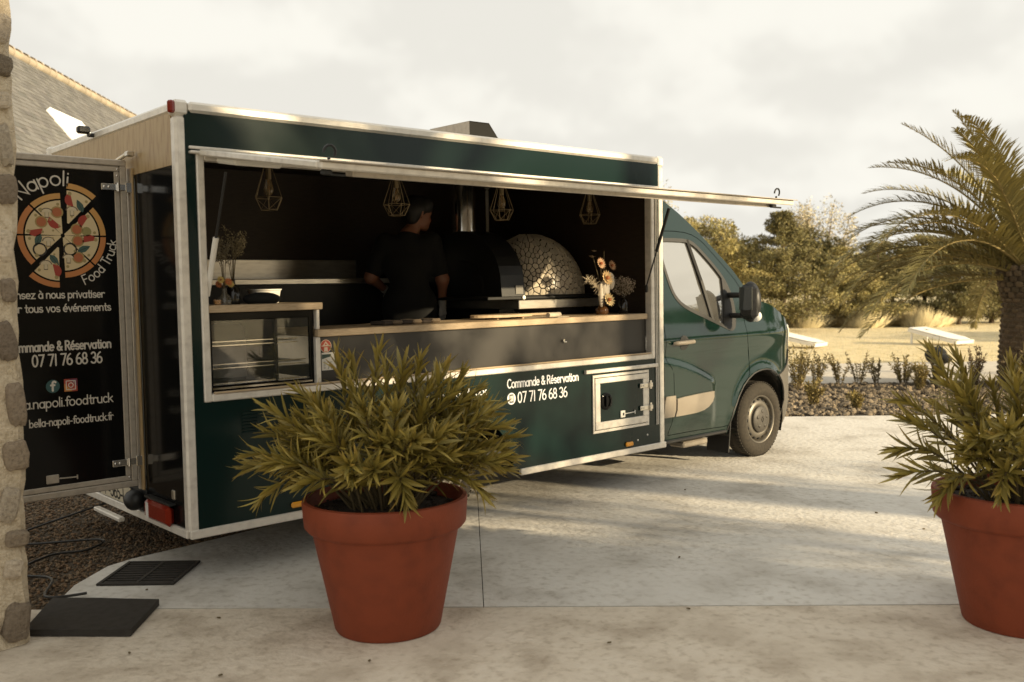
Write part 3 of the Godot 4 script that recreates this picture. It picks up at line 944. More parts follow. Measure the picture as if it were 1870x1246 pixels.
func pizza(g: Geo, c: Vector2, R: float, z: float) -> void:
	# eight slices; two of them slid out of the round
	var crust := Color(0.52, 0.20, 0.062)
	var crust2 := Color(0.56, 0.30, 0.09)
	var cheese := Color(0.66, 0.53, 0.31)
	var line := Color(0.012, 0.010, 0.010)
	for k in 8:
		var a0 := TAU * k / 8.0
		var a1 := a0 + TAU / 8.0
		var mid := (a0 + a1) / 2
		var at := c
		var gap := 0.022
		if k == 1:
			at = c + Vector2(cos(mid), sin(mid)) * R * 0.20 + Vector2(0.008, 0.014)
		elif k == 5:
			at = c + Vector2(cos(mid), sin(mid)) * R * 0.20 - Vector2(0.004, 0.012)
		g.col = crust2 if k in [0, 1, 2] else crust
		wedge(g, at, R * 0.87, R, a0 + gap, a1 - gap, z)
		g.col = cheese
		wedge(g, at, R * 0.05, R * 0.83, a0 + gap * 1.2, a1 - gap * 1.2, z)
		var kinds := [["tomato", "olive", "slice"], ["tomato", "leaf", "shroom"], ["shroom", "slice", "tomato"], ["tomato", "slice", "dot"], ["ring", "leaf", "shroom"], ["tomato", "shroom", "leaf"], ["slice", "shroom", "ring"], ["tomato", "leaf", "slice"]]
		for j in 3:
			var rr: float = R * [0.62, 0.56, 0.36][j]
			var aa: float = mid + [0.18, -0.2, 0.05][j]
			var p: Vector2 = at + Vector2(cos(aa), sin(aa)) * rr
			var s := R * 0.142
			match kinds[k][j]:
				"tomato":
					g.col = Color(0.36, 0.045, 0.025)
					g.flat(disc(p, Vector2(s, s) * 1.15, 12, aa + 0.4, aa + 0.4 + PI), z + 0.0006)
				"slice":
					g.col = Color(0.36, 0.25, 0.09)
					g.flat(disc(p, Vector2(s, s), 14), z + 0.0006)
					g.col = Color(0.42, 0.13, 0.05)
					g.flat(disc(p, Vector2(s, s) * 0.76, 12), z + 0.0012)
				"olive":
					g.col = Color(0.30, 0.26, 0.10)
					g.flat(disc(p, Vector2(s, s) * 0.8, 12), z + 0.0006)
				"leaf":
					g.col = Color(0.05, 0.10, 0.085)
					g.flat(leaf_shape(p, s * 1.1, aa + 1.0), z + 0.0006)
					g.col = line
					g.quad(V3(p + Vector2(-s, -0.001).rotated(aa + 1.0), z + 0.001), V3(p + Vector2(s, -0.001).rotated(aa + 1.0), z + 0.001), V3(p + Vector2(s, 0.001).rotated(aa + 1.0), z + 0.001), V3(p + Vector2(-s, 0.001).rotated(aa + 1.0), z + 0.001), V(0, 0, 1))
				"shroom":
					for pass_ in 2:
						var q := 1.0 - 0.2 * pass_
						g.col = [Color(0.16, 0.11, 0.07), Color(0.66, 0.56, 0.38)][pass_]
						g.flat(disc(p + Vector2(0, s * 0.1), Vector2(s, s * 0.75) * q, 12, 0.0, PI), z + 0.0006 + 0.0006 * pass_)
						g.flat(P2([p.x - s * 0.33 * q, p.y - s * 0.8 * q, p.x + s * 0.33 * q, p.y - s * 0.8 * q, p.x + s * 0.3 * q, p.y + s * 0.15, p.x - s * 0.3 * q, p.y + s * 0.15]), z + 0.0006 + 0.0006 * pass_)
				"ring":
					g.col = line
					wedge(g, p, s * 0.85, s * 1.12, 0, TAU, z + 0.0006)
				_:
					pass
		for j in 4:
			var aa: float = mid + [-0.28, 0.28, 0.22, -0.1][j]
			var p: Vector2 = at + Vector2(cos(aa), sin(aa)) * R * [0.74, 0.76, 0.45, 0.24][j]
			g.col = Color(0.34, 0.27, 0.11)
			g.flat(disc(p, Vector2(1, 1) * R * [0.035, 0.045, 0.03, 0.025][j], 10), z + 0.0007)

# ---------------------------------------------------------------- the cab's curved sheet metal
func side_z(x: float, y: float) -> float:
	var z := -0.05
	z -= 0.155 * pow(maxf(0.0, y - 1.14), 1.35)
	z -= 0.23 * pow(maxf(0.0, (x - 5.35) / 0.92), 3.0)
	z -= 0.045 * pow(maxf(0.0, (0.52 - y) / 0.25), 2.0)
	var d := Vector2(x - 5.49, y - 0.345).length()
	z += 0.022 * exp(-pow((d - 0.455) / 0.055, 2.0))
	z += 0.016 * exp(-pow((y - 1.13) / 0.09, 2.0))
	# the raised lower field of the door, under its curved crease
	var yc := 1.0 - 0.22 * pow(clampf((x - 4.0) / 0.74, 0.0, 1.3), 1.6)
	var e := smoothstep(-0.03, 0.05, yc - y) * smoothstep(-0.03, 0.07, 4.76 - x) * (1.0 - smoothstep(0.30, 0.52, yc - y))
	z += 0.020 * e
	return z

func side_p(x: float, y: float, far: bool, off := 0.0) -> Vector3:
	var z := side_z(x, y) + off
	return Vector3(x, y, 2.0 * HALF - z if far else z)

func side_n(x: float, y: float, far: bool) -> Vector3:
	var h := 0.006
	var n := Vector3(-(side_z(x + h, y) - side_z(x - h, y)) / (2 * h), -(side_z(x, y + h) - side_z(x, y - h)) / (2 * h), 1.0).normalized()
	if far:
		n.z = -n.z
	return n

func sheet(g: Geo, outline: PackedVector2Array, holes: Array, far: bool, off := 0.0, rim := 0.018, cell := 0.025) -> void:
	var lo := outline[0]
	var hi := outline[0]
	for p in outline:
		lo = lo.min(p)
		hi = hi.max(p)
	var nx := int(ceil((hi.x - lo.x) / cell))
	var ny := int(ceil((hi.y - lo.y) / cell))
	for i in nx:
		for j in ny:
			var a := lo + Vector2(i, j) * cell
			var pieces := Geometry2D.intersect_polygons(PackedVector2Array([a, a + Vector2(cell, 0), a + Vector2(cell, cell), a + Vector2(0, cell)]), outline)
			for h in holes:
				var next: Array[PackedVector2Array] = []
				for p in pieces:
					next.append_array(Geometry2D.clip_polygons(p, h))
				pieces = next
			for p in pieces:
				var ix := Geometry2D.triangulate_polygon(p)
				for k in ix.size() / 3:
					var q := []
					var m := []
					for s in 3:
						var w: Vector2 = p[ix[3 * k + s]]
						q.append(side_p(w.x, w.y, far, off))
						m.append(side_n(w.x, w.y, far))
					g.tri(q[0], q[1], q[2], m[0], m[1], m[2])
	if rim > 0.0:
		var loops := [outline] + holes
		for l in loops.size():
			var poly: PackedVector2Array = loops[l]
			var sg := -1.0 if Geometry2D.is_polygon_clockwise(poly) else 1.0
			if l > 0:
				sg = -sg
			for i in poly.size():
				var a := poly[i]
				var b := poly[(i + 1) % poly.size()]
				if l > 0 and not (Geometry2D.is_point_in_polygon(a, outline) and Geometry2D.is_point_in_polygon(b, outline)):
					continue
				g.quad(side_p(a.x, a.y, far, off), side_p(b.x, b.y, far, off), side_p(b.x, b.y, far, off - rim), side_p(a.x, a.y, far, off - rim), V(b.y - a.y, a.x - b.x, 0) * sg)

func ring_on_side(g: Geo, poly: PackedVector2Array, w: float, far: bool, off: float, deep: float) -> void:     # a raised strip along a closed outline
	var inner: PackedVector2Array = Geometry2D.offset_polygon(poly, -w, Geometry2D.JOIN_ROUND)[0]
	sheet(g, poly, [inner], far, off, deep, 0.05)

func smooth_loop(p: PackedVector2Array, times := 2) -> PackedVector2Array:
	for t in times:
		var o := PackedVector2Array()
		for i in p.size():
			var a := p[i]
			var b := p[(i + 1) % p.size()]
			o.append(a.lerp(b, 0.25))
			o.append(a.lerp(b, 0.75))
		p = o
	return p

func front_patch(g: Geo, prof: Array, bow: Array, t0: float, t1: float, nt: int, lift := 0.0) -> void:
	# between the two sides: prof are points of the side's outline, bow how far the middle stands out
	var grid := []
	for i in prof.size():
		var row := []
		for k in nt + 1:
			var t := lerpf(t0, t1, float(k) / nt)
			var p: Vector2 = prof[i]
			var half := side_z(p.x, p.y) - HALF
			var m := 1.0 - pow(absf(t), 2.4)
			var b: Vector2 = bow[i]
			row.append(V(p.x + b.x * m, p.y + b.y * m, HALF + half * t))
		grid.append(row)
	var nr := []
	for i in prof.size():
		var row := []
		for k in nt + 1:
			var du: Vector3 = grid[mini(i + 1, prof.size() - 1)][k] - grid[maxi(i - 1, 0)][k]
			var dv: Vector3 = grid[i][mini(k + 1, nt)] - grid[i][maxi(k - 1, 0)]
			var n := du.cross(dv).normalized()
			if n.x + n.y < 0.0:
				n = -n
			row.append(n)
			grid[i][k] += n * lift
		nr.append(row)
	for i in prof.size() - 1:
		for k in nt:
			g.tri(grid[i][k], grid[i][k + 1], grid[i + 1][k + 1], nr[i][k], nr[i][k + 1], nr[i + 1][k + 1])
			g.tri(grid[i][k], grid[i + 1][k + 1], grid[i + 1][k], nr[i][k], nr[i + 1][k + 1], nr[i + 1][k])

func dense(a: Array, per := 4) -> Array:       # Catmull-Rom through the points
	var o := []
	for i in a.size() - 1:
		var p0: Vector2 = a[maxi(i - 1, 0)]
		var p1: Vector2 = a[i]
		var p2: Vector2 = a[i + 1]
		var p3: Vector2 = a[mini(i + 2, a.size() - 1)]
		for k in per:
			o.append(p1.cubic_interpolate(p2, p0, p3, float(k) / per))
	o.append(a[-1])
	return o

func build_cab(truck: Node3D) -> void:
	var top := [Vector2(4.03, 2.45), Vector2(4.41, 2.262), Vector2(4.66, 2.10), Vector2(4.90, 1.918), Vector2(5.14, 1.723), Vector2(5.30, 1.565), Vector2(5.47, 1.45), Vector2(5.68, 1.398), Vector2(5.87, 1.322), Vector2(6.07, 1.235), Vector2(6.15, 1.15), Vector2(6.20, 0.95), Vector2(6.25, 0.75), Vector2(6.267, 0.53), Vector2(6.25, 0.36), Vector2(6.20, 0.275)]
	var bow := [Vector2(0, 0.03), Vector2(0.03, 0.05), Vector2(0.10, 0.05), Vector2(0.15, 0.04), Vector2(0.17, 0.03), Vector2(0.16, 0.03), Vector2(0.12, 0.04), Vector2(0.10, 0.06), Vector2(0.10, 0.06), Vector2(0.12, 0.05), Vector2(0.14, 0.03), Vector2(0.13, 0), Vector2(0.12, 0), Vector2(0.12, 0), Vector2(0.12, 0), Vector2(0.12, 0)]
	var tops := dense(top)
	var bows := dense(bow)
	var outline := PackedVector2Array(tops)
	outline.append_array(P2([6.09, 0.25, 5.84, 0.26, 5.0, 0.26, 4.965, 0.292, 4.44, 0.305, 4.03, 0.292]))
	var arch := P2([4.985, 0.15, 4.99, 0.33, 5.03, 0.47, 5.10, 0.59, 5.17, 0.675, 5.244, 0.733, 5.333, 0.778, 5.40, 0.795, 5.461, 0.803, 5.53, 0.804, 5.591, 0.797, 5.65, 0.783, 5.704, 0.758, 5.76, 0.725, 5.81, 0.68, 5.84, 0.635, 5.865, 0.57, 5.882, 0.49, 5.872, 0.40, 5.845, 0.32, 5.82, 0.25, 5.8, 0.15])
	var door := P2([4.045, 2.0, 4.06, 2.03, 4.10, 2.043, 4.24, 2.05, 4.386, 2.052, 4.526, 2.044, 4.621, 2.027, 4.701, 1.997, 4.781, 1.949, 4.896, 1.853, 5.03, 1.741, 5.15, 1.635, 5.205, 1.57, 5.225, 1.50, 5.222, 1.25, 5.24, 1.10, 5.262, 1.03, 5.283, 0.883, 5.273, 0.79, 5.24, 0.752, 5.165, 0.70, 5.096, 0.61, 5.045, 0.48, 5.01, 0.385, 4.98, 0.345, 4.92, 0.340, 4.50, 0.352, 4.145, 0.352, 4.15, 0.385, 4.175, 0.44, 4.193, 0.502, 4.205, 0.65, 4.187, 0.69, 4.182, 0.86, 4.165, 0.905, 4.10, 0.975, 4.09, 1.02, 4.09, 1.2, 4.08, 1.45, 4.055, 1.7])
	var window := smooth_loop(P2([4.138, 1.94, 4.15, 1.972, 4.20, 1.985, 4.334, 1.988, 4.552, 1.984, 4.647, 1.950, 4.759, 1.862, 4.874, 1.764, 4.975, 1.665, 5.045, 1.56, 5.085, 1.44, 5.095, 1.32, 5.075, 1.225, 5.02, 1.188, 4.954, 1.205, 4.803, 1.262, 4.641, 1.318, 4.482, 1.372, 4.359, 1.423, 4.283, 1.483, 4.235, 1.555, 4.19, 1.69, 4.155, 1.84]), 1)
	var glassy: PackedVector2Array = Geometry2D.offset_polygon(window, -0.016, Geometry2D.JOIN_ROUND)[0]
	var sail := P2([4.955, 1.665, 5.04, 1.57, 5.085, 1.44, 5.095, 1.32, 5.075, 1.225, 5.02, 1.19, 4.97, 1.20, 4.90, 1.225, 4.945, 1.40])
	var bumper := P2([6.165, 0.95, 6.21, 0.95, 6.255, 0.76, 6.273, 0.53, 6.257, 0.36, 6.2, 0.255, 6.09, 0.235, 5.80, 0.24, 5.83, 0.30, 5.855, 0.35, 5.875, 0.41, 5.888, 0.49, 5.872, 0.575, 5.848, 0.64, 5.818, 0.686, 5.77, 0.735, 5.90, 0.757, 6.03, 0.805, 6.11, 0.87])
	var lamp := P2([6.03, 1.185, 6.09, 1.20, 6.145, 1.145, 6.20, 0.965, 6.165, 0.955, 6.12, 1.04, 6.07, 1.11])
	var lampin: PackedVector2Array = Geometry2D.offset_polygon(lamp, 0.004)[0]
	var bumpin: PackedVector2Array = Geometry2D.offset_polygon(bumper, 0.003)[0]
	var doorin: PackedVector2Array = Geometry2D.offset_polygon(door, 0.006, Geometry2D.JOIN_ROUND)[0]
	var fender := P2([5.215, 1.248, 5.222, 1.242, 5.46, 1.34, 5.60, 1.385, 5.60, 1.395, 5.46, 1.35])
	var mold := P2([4.20, 0.655, 4.30, 0.664, 4.55, 0.675, 4.71, 0.678, 4.708, 0.63, 4.685, 0.590, 4.63, 0.551, 4.56, 0.526, 4.466, 0.512, 4.30, 0.506, 4.196, 0.505, 4.21, 0.56])
	var mold2 := P2([4.05, 0.505, 4.182, 0.505, 4.196, 0.56, 4.186, 0.648, 4.182, 0.684, 4.06, 0.684, 4.048, 0.64])
	var flap := P2([4.05, 0.955, 4.085, 0.955, 4.168, 0.892, 4.173, 0.78, 4.05, 0.77])
	for far in [false, true]:
		var s := -1.0 if far else 1.0
		var g := geo()
		sheet(g, outline, [doorin, arch, bumpin, lampin], far)
		obj("cab_side", g, M.paint, truck)
		g = geo()
		sheet(g, door, [window], far)
		var dr := obj("door", g, M.paint, truck)
		g = geo()
		sheet(g, outline, [window, Geometry2D.offset_polygon(arch, 0.02)[0]], far, -0.028, 0.0, 0.08)
		obj("inner_panel", g, M.black, truck)
		g = geo()
		ring_on_side(g, Geometry2D.offset_polygon(window, 0.008, Geometry2D.JOIN_ROUND)[0], 0.030, far, 0.004, 0.03)
		obj("window_seal", g, M.black, dr)
		g = geo()
		var a := side_p(4.548, 1.985, far, -0.004)
		var b := side_p(4.762, 1.285, far, -0.004)
		g.bar(a, a.lerp(b, 0.5) + V(0, 0, 0.012 * s), 0.03, 0.022)
		g.bar(a.lerp(b, 0.5) + V(0, 0, 0.012 * s), b, 0.03, 0.022)
		obj("window_bar", g, M.black, dr)
		g = geo()
		sheet(g, glassy, [], far, -0.012, 0.0, 0.06)
		obj("window_pane", g, M.mirror_glass, dr)
		g = geo()
		sheet(g, sail, [], far, 0.004, 0.02)
		obj("mirror_base", g, M.black, dr)
		g = geo()
		sheet(g, mold, [], far, 0.022, 0.03)
		obj("side_moulding", g, M.beige_trim, dr)
		g = geo()
		sheet(g, mold2, [], far, 0.018, 0.03)
		obj("side_moulding", g, M.beige_trim, truck)
		g = geo()
		sheet(g, flap, [], far, 0.005, 0.012)
		obj("fuel_flap", g, M.paint, truck)
		g = geo()
		var hz := side_z(4.3, 1.12)
		var c := V(4.3, 1.118, 2 * HALF - hz if far else hz)
		g.tube([c + V(-0.125, -0.004, 0.01 * s), c + V(-0.11, 0, 0.04 * s), c + V(-0.03, 0.001, 0.048 * s), c + V(0.1, 0.004, 0.042 * s), c + V(0.125, 0.004, 0.01 * s)], [0.014, 0.019, 0.019, 0.018, 0.012], 10)
		obj("door_handle", g, M.beige_trim, dr)
		g = geo()
		var pit := disc(Vector2(4.325, 1.115), Vector2(0.062, 0.062), 20)
		sheet(g, pit, [], far, 0.003, 0.0, 0.03)
		obj("handle_recess", g, M.black, dr)
		g = geo()
		sheet(g, bumper, [], far, 0.012, 0.03)
		obj("bumper_side", g, M.grey_plastic, truck)
		g = geo()
		sheet(g, lamp, [], far, 0.006, 0.02)
		obj("headlight", g, M.white_lamp, truck)
		g = geo()
		var lip: PackedVector2Array = Geometry2D.offset_polygon(arch, 0.012, Geometry2D.JOIN_ROUND)[0]
		var clip := P2([4.9, 0.3, 6.1, 0.3, 6.1, 0.9, 4.9, 0.9])
		lip = Geometry2D.intersect_polygons(lip, clip)[0]
		sheet(g, lip, [arch], far, 0.004, 0.05)
		obj("arch_lip", g, M.black, truck)
		# dark wheel housing
		g = geo()
		for k in 14:
			var p := PI * (k / 14.0) * 1.24 - 0.38
			var q := PI * ((k + 1) / 14.0) * 1.24 - 0.38
			var zi := 2 * HALF + 0.08 if far else -0.08
			for r2 in [0.44]:
				g.quad(V(5.44 + r2 * cos(p), 0.36 + r2 * sin(p), zi), V(5.44 + r2 * cos(q), 0.36 + r2 * sin(q), zi), V(5.44 + r2 * cos(q), 0.36 + r2 * sin(q), zi - 0.45 * s), V(5.44 + r2 * cos(p), 0.36 + r2 * sin(p), zi - 0.45 * s), V(-cos(p), -sin(p), 0))
		g.box(V(5.44, 0.5, (2 * HALF + 0.52) if far else -0.52), V(0.95, 0.6, 0.02))
		obj("wheel_housing", g, M.black, truck)
		g = geo()
		g.box(V(5.03, 0.26, (2 * HALF + 0.2) if far else -0.2), V(0.012, 0.34, 0.24), 0.0, Basis(V(0, 0, 1), -0.12))
		obj("mud_flap", g, M.black, truck)
		# mirror
		g = geo()
		var mc := V(5.03, 1.44, 2 * HALF - 0.13 if far else 0.13)
		g.blob(mc + V(0.015, 0, 0), V(0.075, 0.178, 0.098), 12, 18)
		g.box(mc + V(-0.005, 0, 0), V(0.10, 0.30, 0.17), 0.035)
		var mi := obj("mirror", g, M.black, truck)
		g = geo()
		g.box(mc + V(-0.058, 0.03, 0), V(0.008, 0.20, 0.13), 0.0)
		obj("mirror_glass", g, mat(0.04, 0.045, 0.045, 0.03), mi)
		g = geo()
		g.tube([side_p(5.03, 1.50, far, -0.01), mc + V(0.01, 0.06, -0.05 * s)], 0.026, 8)
		g.tube([side_p(5.02, 1.32, far, -0.01), mc + V(0.01, -0.12, -0.05 * s)], 0.024, 8)
		obj("mirror_arm", g, M.black, mi)
		g = geo()
		g.blob(mc + V(0.035, -0.125, 0.04 * s), V(0.045, 0.05, 0.055), 8, 12)
		obj("indicator", g, M.white_lamp, mi)
		# sill and step
		g = geo()
		g.bar(V(4.03, 0.292, (2 * HALF + 0.10) if far else -0.10), V(4.97, 0.292, (2 * HALF + 0.10) if far else -0.10), 0.07, 0.03, 0.01)
		obj("sill", g, M.black, truck)
		g = geo()
		g.box(V(4.55, 0.235, (2 * HALF + 0.17) if far else -0.17), V(0.34, 0.05, 0.16), 0.012)
		obj("step", g, M.beige_trim, truck)
		# wheel
		wheel(truck, V(5.49, 0.345, 2 * HALF + 0.05 if far else -0.05), s)
	# roof, windscreen, bonnet, nose across the width
	var i0 := 8
	var i1 := 24
	var g := geo()
	front_patch(g, tops.slice(0, i0 + 1), bows.slice(0, i0 + 1), -1, 1, 20)
	front_patch(g, tops.slice(i0, i1 + 1), bows.slice(i0, i1 + 1), 0.9, 1, 2)
	front_patch(g, tops.slice(i0, i1 + 1), bows.slice(i0, i1 + 1), -1, -0.9, 2)
	obj("cab_roof", g, M.paint, truck)
	g = geo()
	front_patch(g, tops.slice(i0, i1 + 1), bows.slice(i0, i1 + 1), -0.9, 0.9, 16, -0.004)
	obj("windscreen", g, M.cab_glass, truck)
	g = geo()
	front_patch(g, tops.slice(i1, 49), bows.slice(i1, 49), -1, 1, 20)
	obj("bonnet", g, M.paint, truck)
	g = geo()
	front_patch(g, tops.slice(48), bows.slice(48), -1, 1, 20)
	obj("front_bumper", g, M.grey_plastic, truck)
	g = geo()
	for k in 4:
		g.box(V(6.325 - 0.002 * k, 0.93 - 0.05 * k, HALF), V(0.02, 0.018, 0.9), 0.004)
	obj("grille", g, M.black, truck)
	# seen through the glass: dashboard, seats, steering wheel
	g = geo()
	g.box(V(5.30, 1.22, HALF), V(0.62, 0.26, 1.78), 0.06)
	g.box(V(4.7, 0.45, HALF), V(1.4, 0.1, 1.85))
	obj("dashboard", g, M.seat, truck)
	g = geo()
	g.box(V(4.031, 1.4, HALF), V(0.012, 1.9, 1.95))
	obj("cab_back_wall", g, M.seat, truck)
	for z in [-0.55, -1.62]:
		g = geo()
		g.box(V(4.44, 0.86, z), V(0.5, 0.14, 0.5), 0.05)
		g.box(V(4.2, 1.12, z), V(0.13, 0.56, 0.48), 0.05, Basis(V(0, 0, 1), 0.14))
		var st := obj("seat", g, M.seat, truck)
		g = geo()
		g.box(V(4.135, 1.50, z), V(0.09, 0.17, 0.25), 0.04, Basis(V(0, 0, 1), 0.14))
		obj("headrest", g, M.seat, st)
	g = geo()
	var sw := []
	for k in 25:
		var a := TAU * k / 24
		sw.append(V(4.86 + 0.09 * sin(a), 1.26 + 0.165 * sin(a) * 0.9, -1.62 + 0.19 * cos(a)))
	g.tube(sw, 0.016, 8, false)
	obj("steering_wheel", g, M.seat, truck)

func wheel(truck: Node3D, at: Vector3, s: float, dual := false) -> void:
	var g := geo()
	var b := Basis(V(1, 0, 0), V(0, 0, s), V(0, -s, 0))        # lathe axis points out of the truck
	g.lathe([Vector2(0.215, -0.215), Vector2(0.30, -0.225), Vector2(0.325, -0.20), Vector2(0.345, -0.185), Vector2(0.348, -0.11), Vector2(0.345, -0.045), Vector2(0.33, -0.022), Vector2(0.305, -0.006), Vector2(0.27, 0.0), Vector2(0.245, -0.004), Vector2(0.225, -0.014), Vector2(0.212, -0.03)], 56, at, b)
	var ty := obj("wheel", g, M.tyre, truck)
	g = geo()
	for k in 64:
		var a := TAU * k / 64
		for m in 2:
			var q := Basis(V(0, 0, 1), a + 0.05 * m)
			g.box(at + q * V(0, 0.346, 0) + V(0, 0, -s * (0.055 + 0.09 * m)), V(0.020, 0.008, 0.05), 0.0, q)
	obj("tread", g, M.tyre, ty)
	g = geo()
	g.lathe([Vector2(0.215, -0.20), Vector2(0.205, -0.10), Vector2(0.205, -0.03), Vector2(0.213, -0.018), Vector2(0.222, -0.016), Vector2(0.222, -0.024)], 40, at, b)
	g.lathe([Vector2(0.205, -0.07), Vector2(0.195, -0.062), Vector2(0.175, -0.038), Vector2(0.150, -0.026), Vector2(0.135, -0.028), Vector2(0.10, -0.045), Vector2(0, -0.05)], 40, at, b)
	g.col = Color(1, 1, 1)
	obj("rim", g, grain(mat(0.13, 0.118, 0.098, 0.42, 0.5), null, V(1, 1, 1)), ty)
	g = geo()
	for k in 16:
		var a := TAU * k / 16
		var q := Basis(V(0, 0, 1), a)
		g.box(at + q * V(0, 0.181, 0) + V(0, 0, -s * 0.041), V(0.030, 0.024, 0.012), 0.005, q * Basis(V(1, 0, 0), -s * 0.9))
	obj("rim_slot", g, M.black, ty).set_meta("kind", "stuff")
	g = geo()
	g.lathe([Vector2(0.124, -0.045), Vector2(0.122, -0.012), Vector2(0.112, -0.004), Vector2(0.07, 0.004), Vector2(0.03, 0.006), Vector2(0, 0.006)], 36, at, b)
	for k in 5:
		var a := TAU * k / 5 + 0.3
		g.blob(at + V(cos(a) * 0.072, sin(a) * 0.072, s * 0.003), V(0.018, 0.018, 0.008), 5, 10)
	for k in 4:      # the raised rhombic emblem
		var c := [V(0, 0.026, 0), V(0.017, 0, 0), V(0, -0.026, 0), V(-0.017, 0, 0)]
		g.bar(at + c[k] + V(0, 0, s * 0.008), at + c[(k + 1) % 4] + V(0, 0, s * 0.008), 0.006, 0.006)
	obj("hub_cap", g, grain(mat(0.055, 0.050, 0.042, 0.55, 0.1), noise_like(), V(5, 5, 5), null, 0.0, false), ty)

var _n: NoiseTexture2D
func noise_like() -> NoiseTexture2D:
	if _n == null:
		_n = noise_tex(0.03, 5, [[0.0, 0.6, 0.58, 0.55], [0.5, 0.95, 0.94, 0.92], [1.0, 1.1, 1.1, 1.1]], 256, 66)
	return _n

# ---------------------------------------------------------------- the truck
func build_truck() -> void:
	make_glyphs()
	var t := thing("food_truck", "dark green pizza food truck with its serving hatch raised and rear door open", "food truck")
	build_cab(t)
	var L := 4.02
	var D := -2.17
	# --- near wall round the hatch
	var g := geo()
	g.span(V(0.05, 2.36, -0.03), V(3.96, 2.572, 0.0))
	obj("upper_panel", g, M.panel, t)
	g = geo()
	g.span(V(0.05, 0.32, -0.03), V(0.104, 2.36, 0.0))
	g.span(V(3.894, 0.32, -0.03), V(3.96, 2.36, 0.0))
	var skirt := PackedVector2Array([Vector2(0.104, 0.32), Vector2(1.30, 0.32)])
	for k in 13:
		var a := PI - PI * k / 12.0
		skirt.append(Vector2(1.84 + 0.52 * cos(a) * 0.99, 0.33 + 0.44 * sin(a)))
	skirt.append_array(P2([2.38, 0.32, 3.894, 0.32, 3.894, 1.012, 0.104, 1.012]))
	g.prism(skirt, -0.03, 0.0)
	obj("side_panel", g, M.panel, t)
	g = geo()
	for k in 12:
		var a := PI - PI * k / 12.0
		var b := PI - PI * (k + 1) / 12.0
		g.quad(V(1.84 + 0.53 * cos(a), 0.30 + 0.45 * sin(a), -0.035), V(1.84 + 0.53 * cos(b), 0.30 + 0.45 * sin(b), -0.035), V(1.84 + 0.53 * cos(b), 0.30 + 0.45 * sin(b), -0.5), V(1.84 + 0.53 * cos(a), 0.30 + 0.45 * sin(a), -0.5), V(-cos(a), -sin(a), 0))
	g.span(V(1.32, 0.28, -0.52), V(2.36, 0.75, -0.5))
	obj("wheel_housing", g, M.black, t)
	wheel(t, V(1.81, 0.345, -0.16), 1.0)
	wheel(t, V(1.81, 0.345, D + 0.16), -1.0)
	# --- far wall, front wall, roof, floor, chassis
	g = geo(); g.span(V(0.03, 0.32, D), V(3.99, 2.58, D + 0.03)); obj("far_wall", g, M.panel, t)
	g = geo(); g.span(V(3.99, 0.30, D + 0.03), V(4.018, 2.58, -0.03)); obj("front_wall", g, M.panel, t)
	g = geo(); g.span(V(0.03, 2.575, D + 0.03), V(3.99, 2.605, -0.03)); obj("roof", g, M.alu_dull, t)
	g = geo(); g.span(V(0.03, 0.45, D + 0.03), V(3.99, 0.50, -0.03)); obj("floor", g, M.black, t)
	g = geo()
	for z in [-0.68, -1.5]:
		g.span(V(0.1, 0.30, z - 0.05), V(5.0, 0.44, z + 0.05))
	for x in [0.6, 1.2, 2.5, 3.2, 3.8]:
		g.span(V(x, 0.32, D + 0.1), V(x + 0.06, 0.42, -0.1))
	g.span(V(1.75, 0.28, D + 0.3), V(1.88, 0.42, -0.3))
	g.span(V(4.1, 0.24, -1.7), V(5.2, 0.5, -0.5))
	obj("chassis", g, M.black, t)
	# --- aluminium edges and corner caps
	var edges := [
		[V(0.075, 2.595, -0.010), V(3.94, 2.595, -0.010), 0.052, 0.058], [V(0.03, 2.595, -0.075), V(0.03, 2.595, D + 0.06), 0.056, 0.058],
		[V(0.08, 2.595, D + 0.02), V(3.94, 2.595, D + 0.02), 0.06, 0.058], [V(3.99, 2.595, -0.08), V(3.99, 2.595, D + 0.08), 0.06, 0.058],
	]
	for e in edges:
		g = geo(); g.bar(e[0], e[1], e[2], e[3], 0.014)
		obj("roof_profile", g, M.alu, t)
	for c in [V(0.035, 2.588, -0.035), V(3.985, 2.588, -0.035), V(0.035, 2.588, D + 0.035), V(3.985, 2.588, D + 0.035)]:
		g = geo(); g.box(c, V(0.085, 0.085, 0.085), 0.016)
		obj("corner_cap", g, M.alu, t)
	for c in [V(0.0265, 1.425, -0.0285), V(3.984, 1.425, -0.0285), V(0.0265, 1.425, D + 0.0285), V(3.984, 1.425, D + 0.0285)]:
		g = geo(); g.box(c, V(0.067 if c.x > 1 else 0.061, 2.24, 0.067), 0.012)
		obj("corner_post", g, M.alu, t)
	for e in [[V(0.0, 0.301, 0.003), V(1.295, 0.301, 0.003)], [V(2.41, 0.301, 0.003), V(4.02, 0.301, 0.003)], [V(0.003, 0.301, -0.02), V(0.003, 0.301, D)], [V(0.0, 0.301, D), V(4.02, 0.301, D)]]:
		g = geo(); g.bar(e[0], e[1], 0.028, 0.047, 0.005)
		obj("bottom_profile", g, M.alu, t)
	# --- hatch frame
	g = geo()
	g.span(V(0.105, 1.012, -0.055), V(0.148, 2.36, 0.014), 0.006)
	g.span(V(3.850, 1.012, -0.055), V(3.893, 2.36, 0.014), 0.006)
	g.span(V(0.148, 1.0125, -0.055), V(3.850, 1.055, 0.0135), 0.006)
	g.span(V(0.148, 2.318, -0.055), V(3.850, 2.3595, 0.0135), 0.006)
	obj("hatch_frame", g, M.alu, t)
	g = geo()
	g.span(V(0.16, 1.056, 0.0), V(3.84, 1.066, 0.022), 0.003)
	obj("hatch_sill", g, M.oak, t)
	g = geo()
	g.span(V(0.066, 2.374, 0.001), V(3.945, 2.390, 0.020), 0.004)
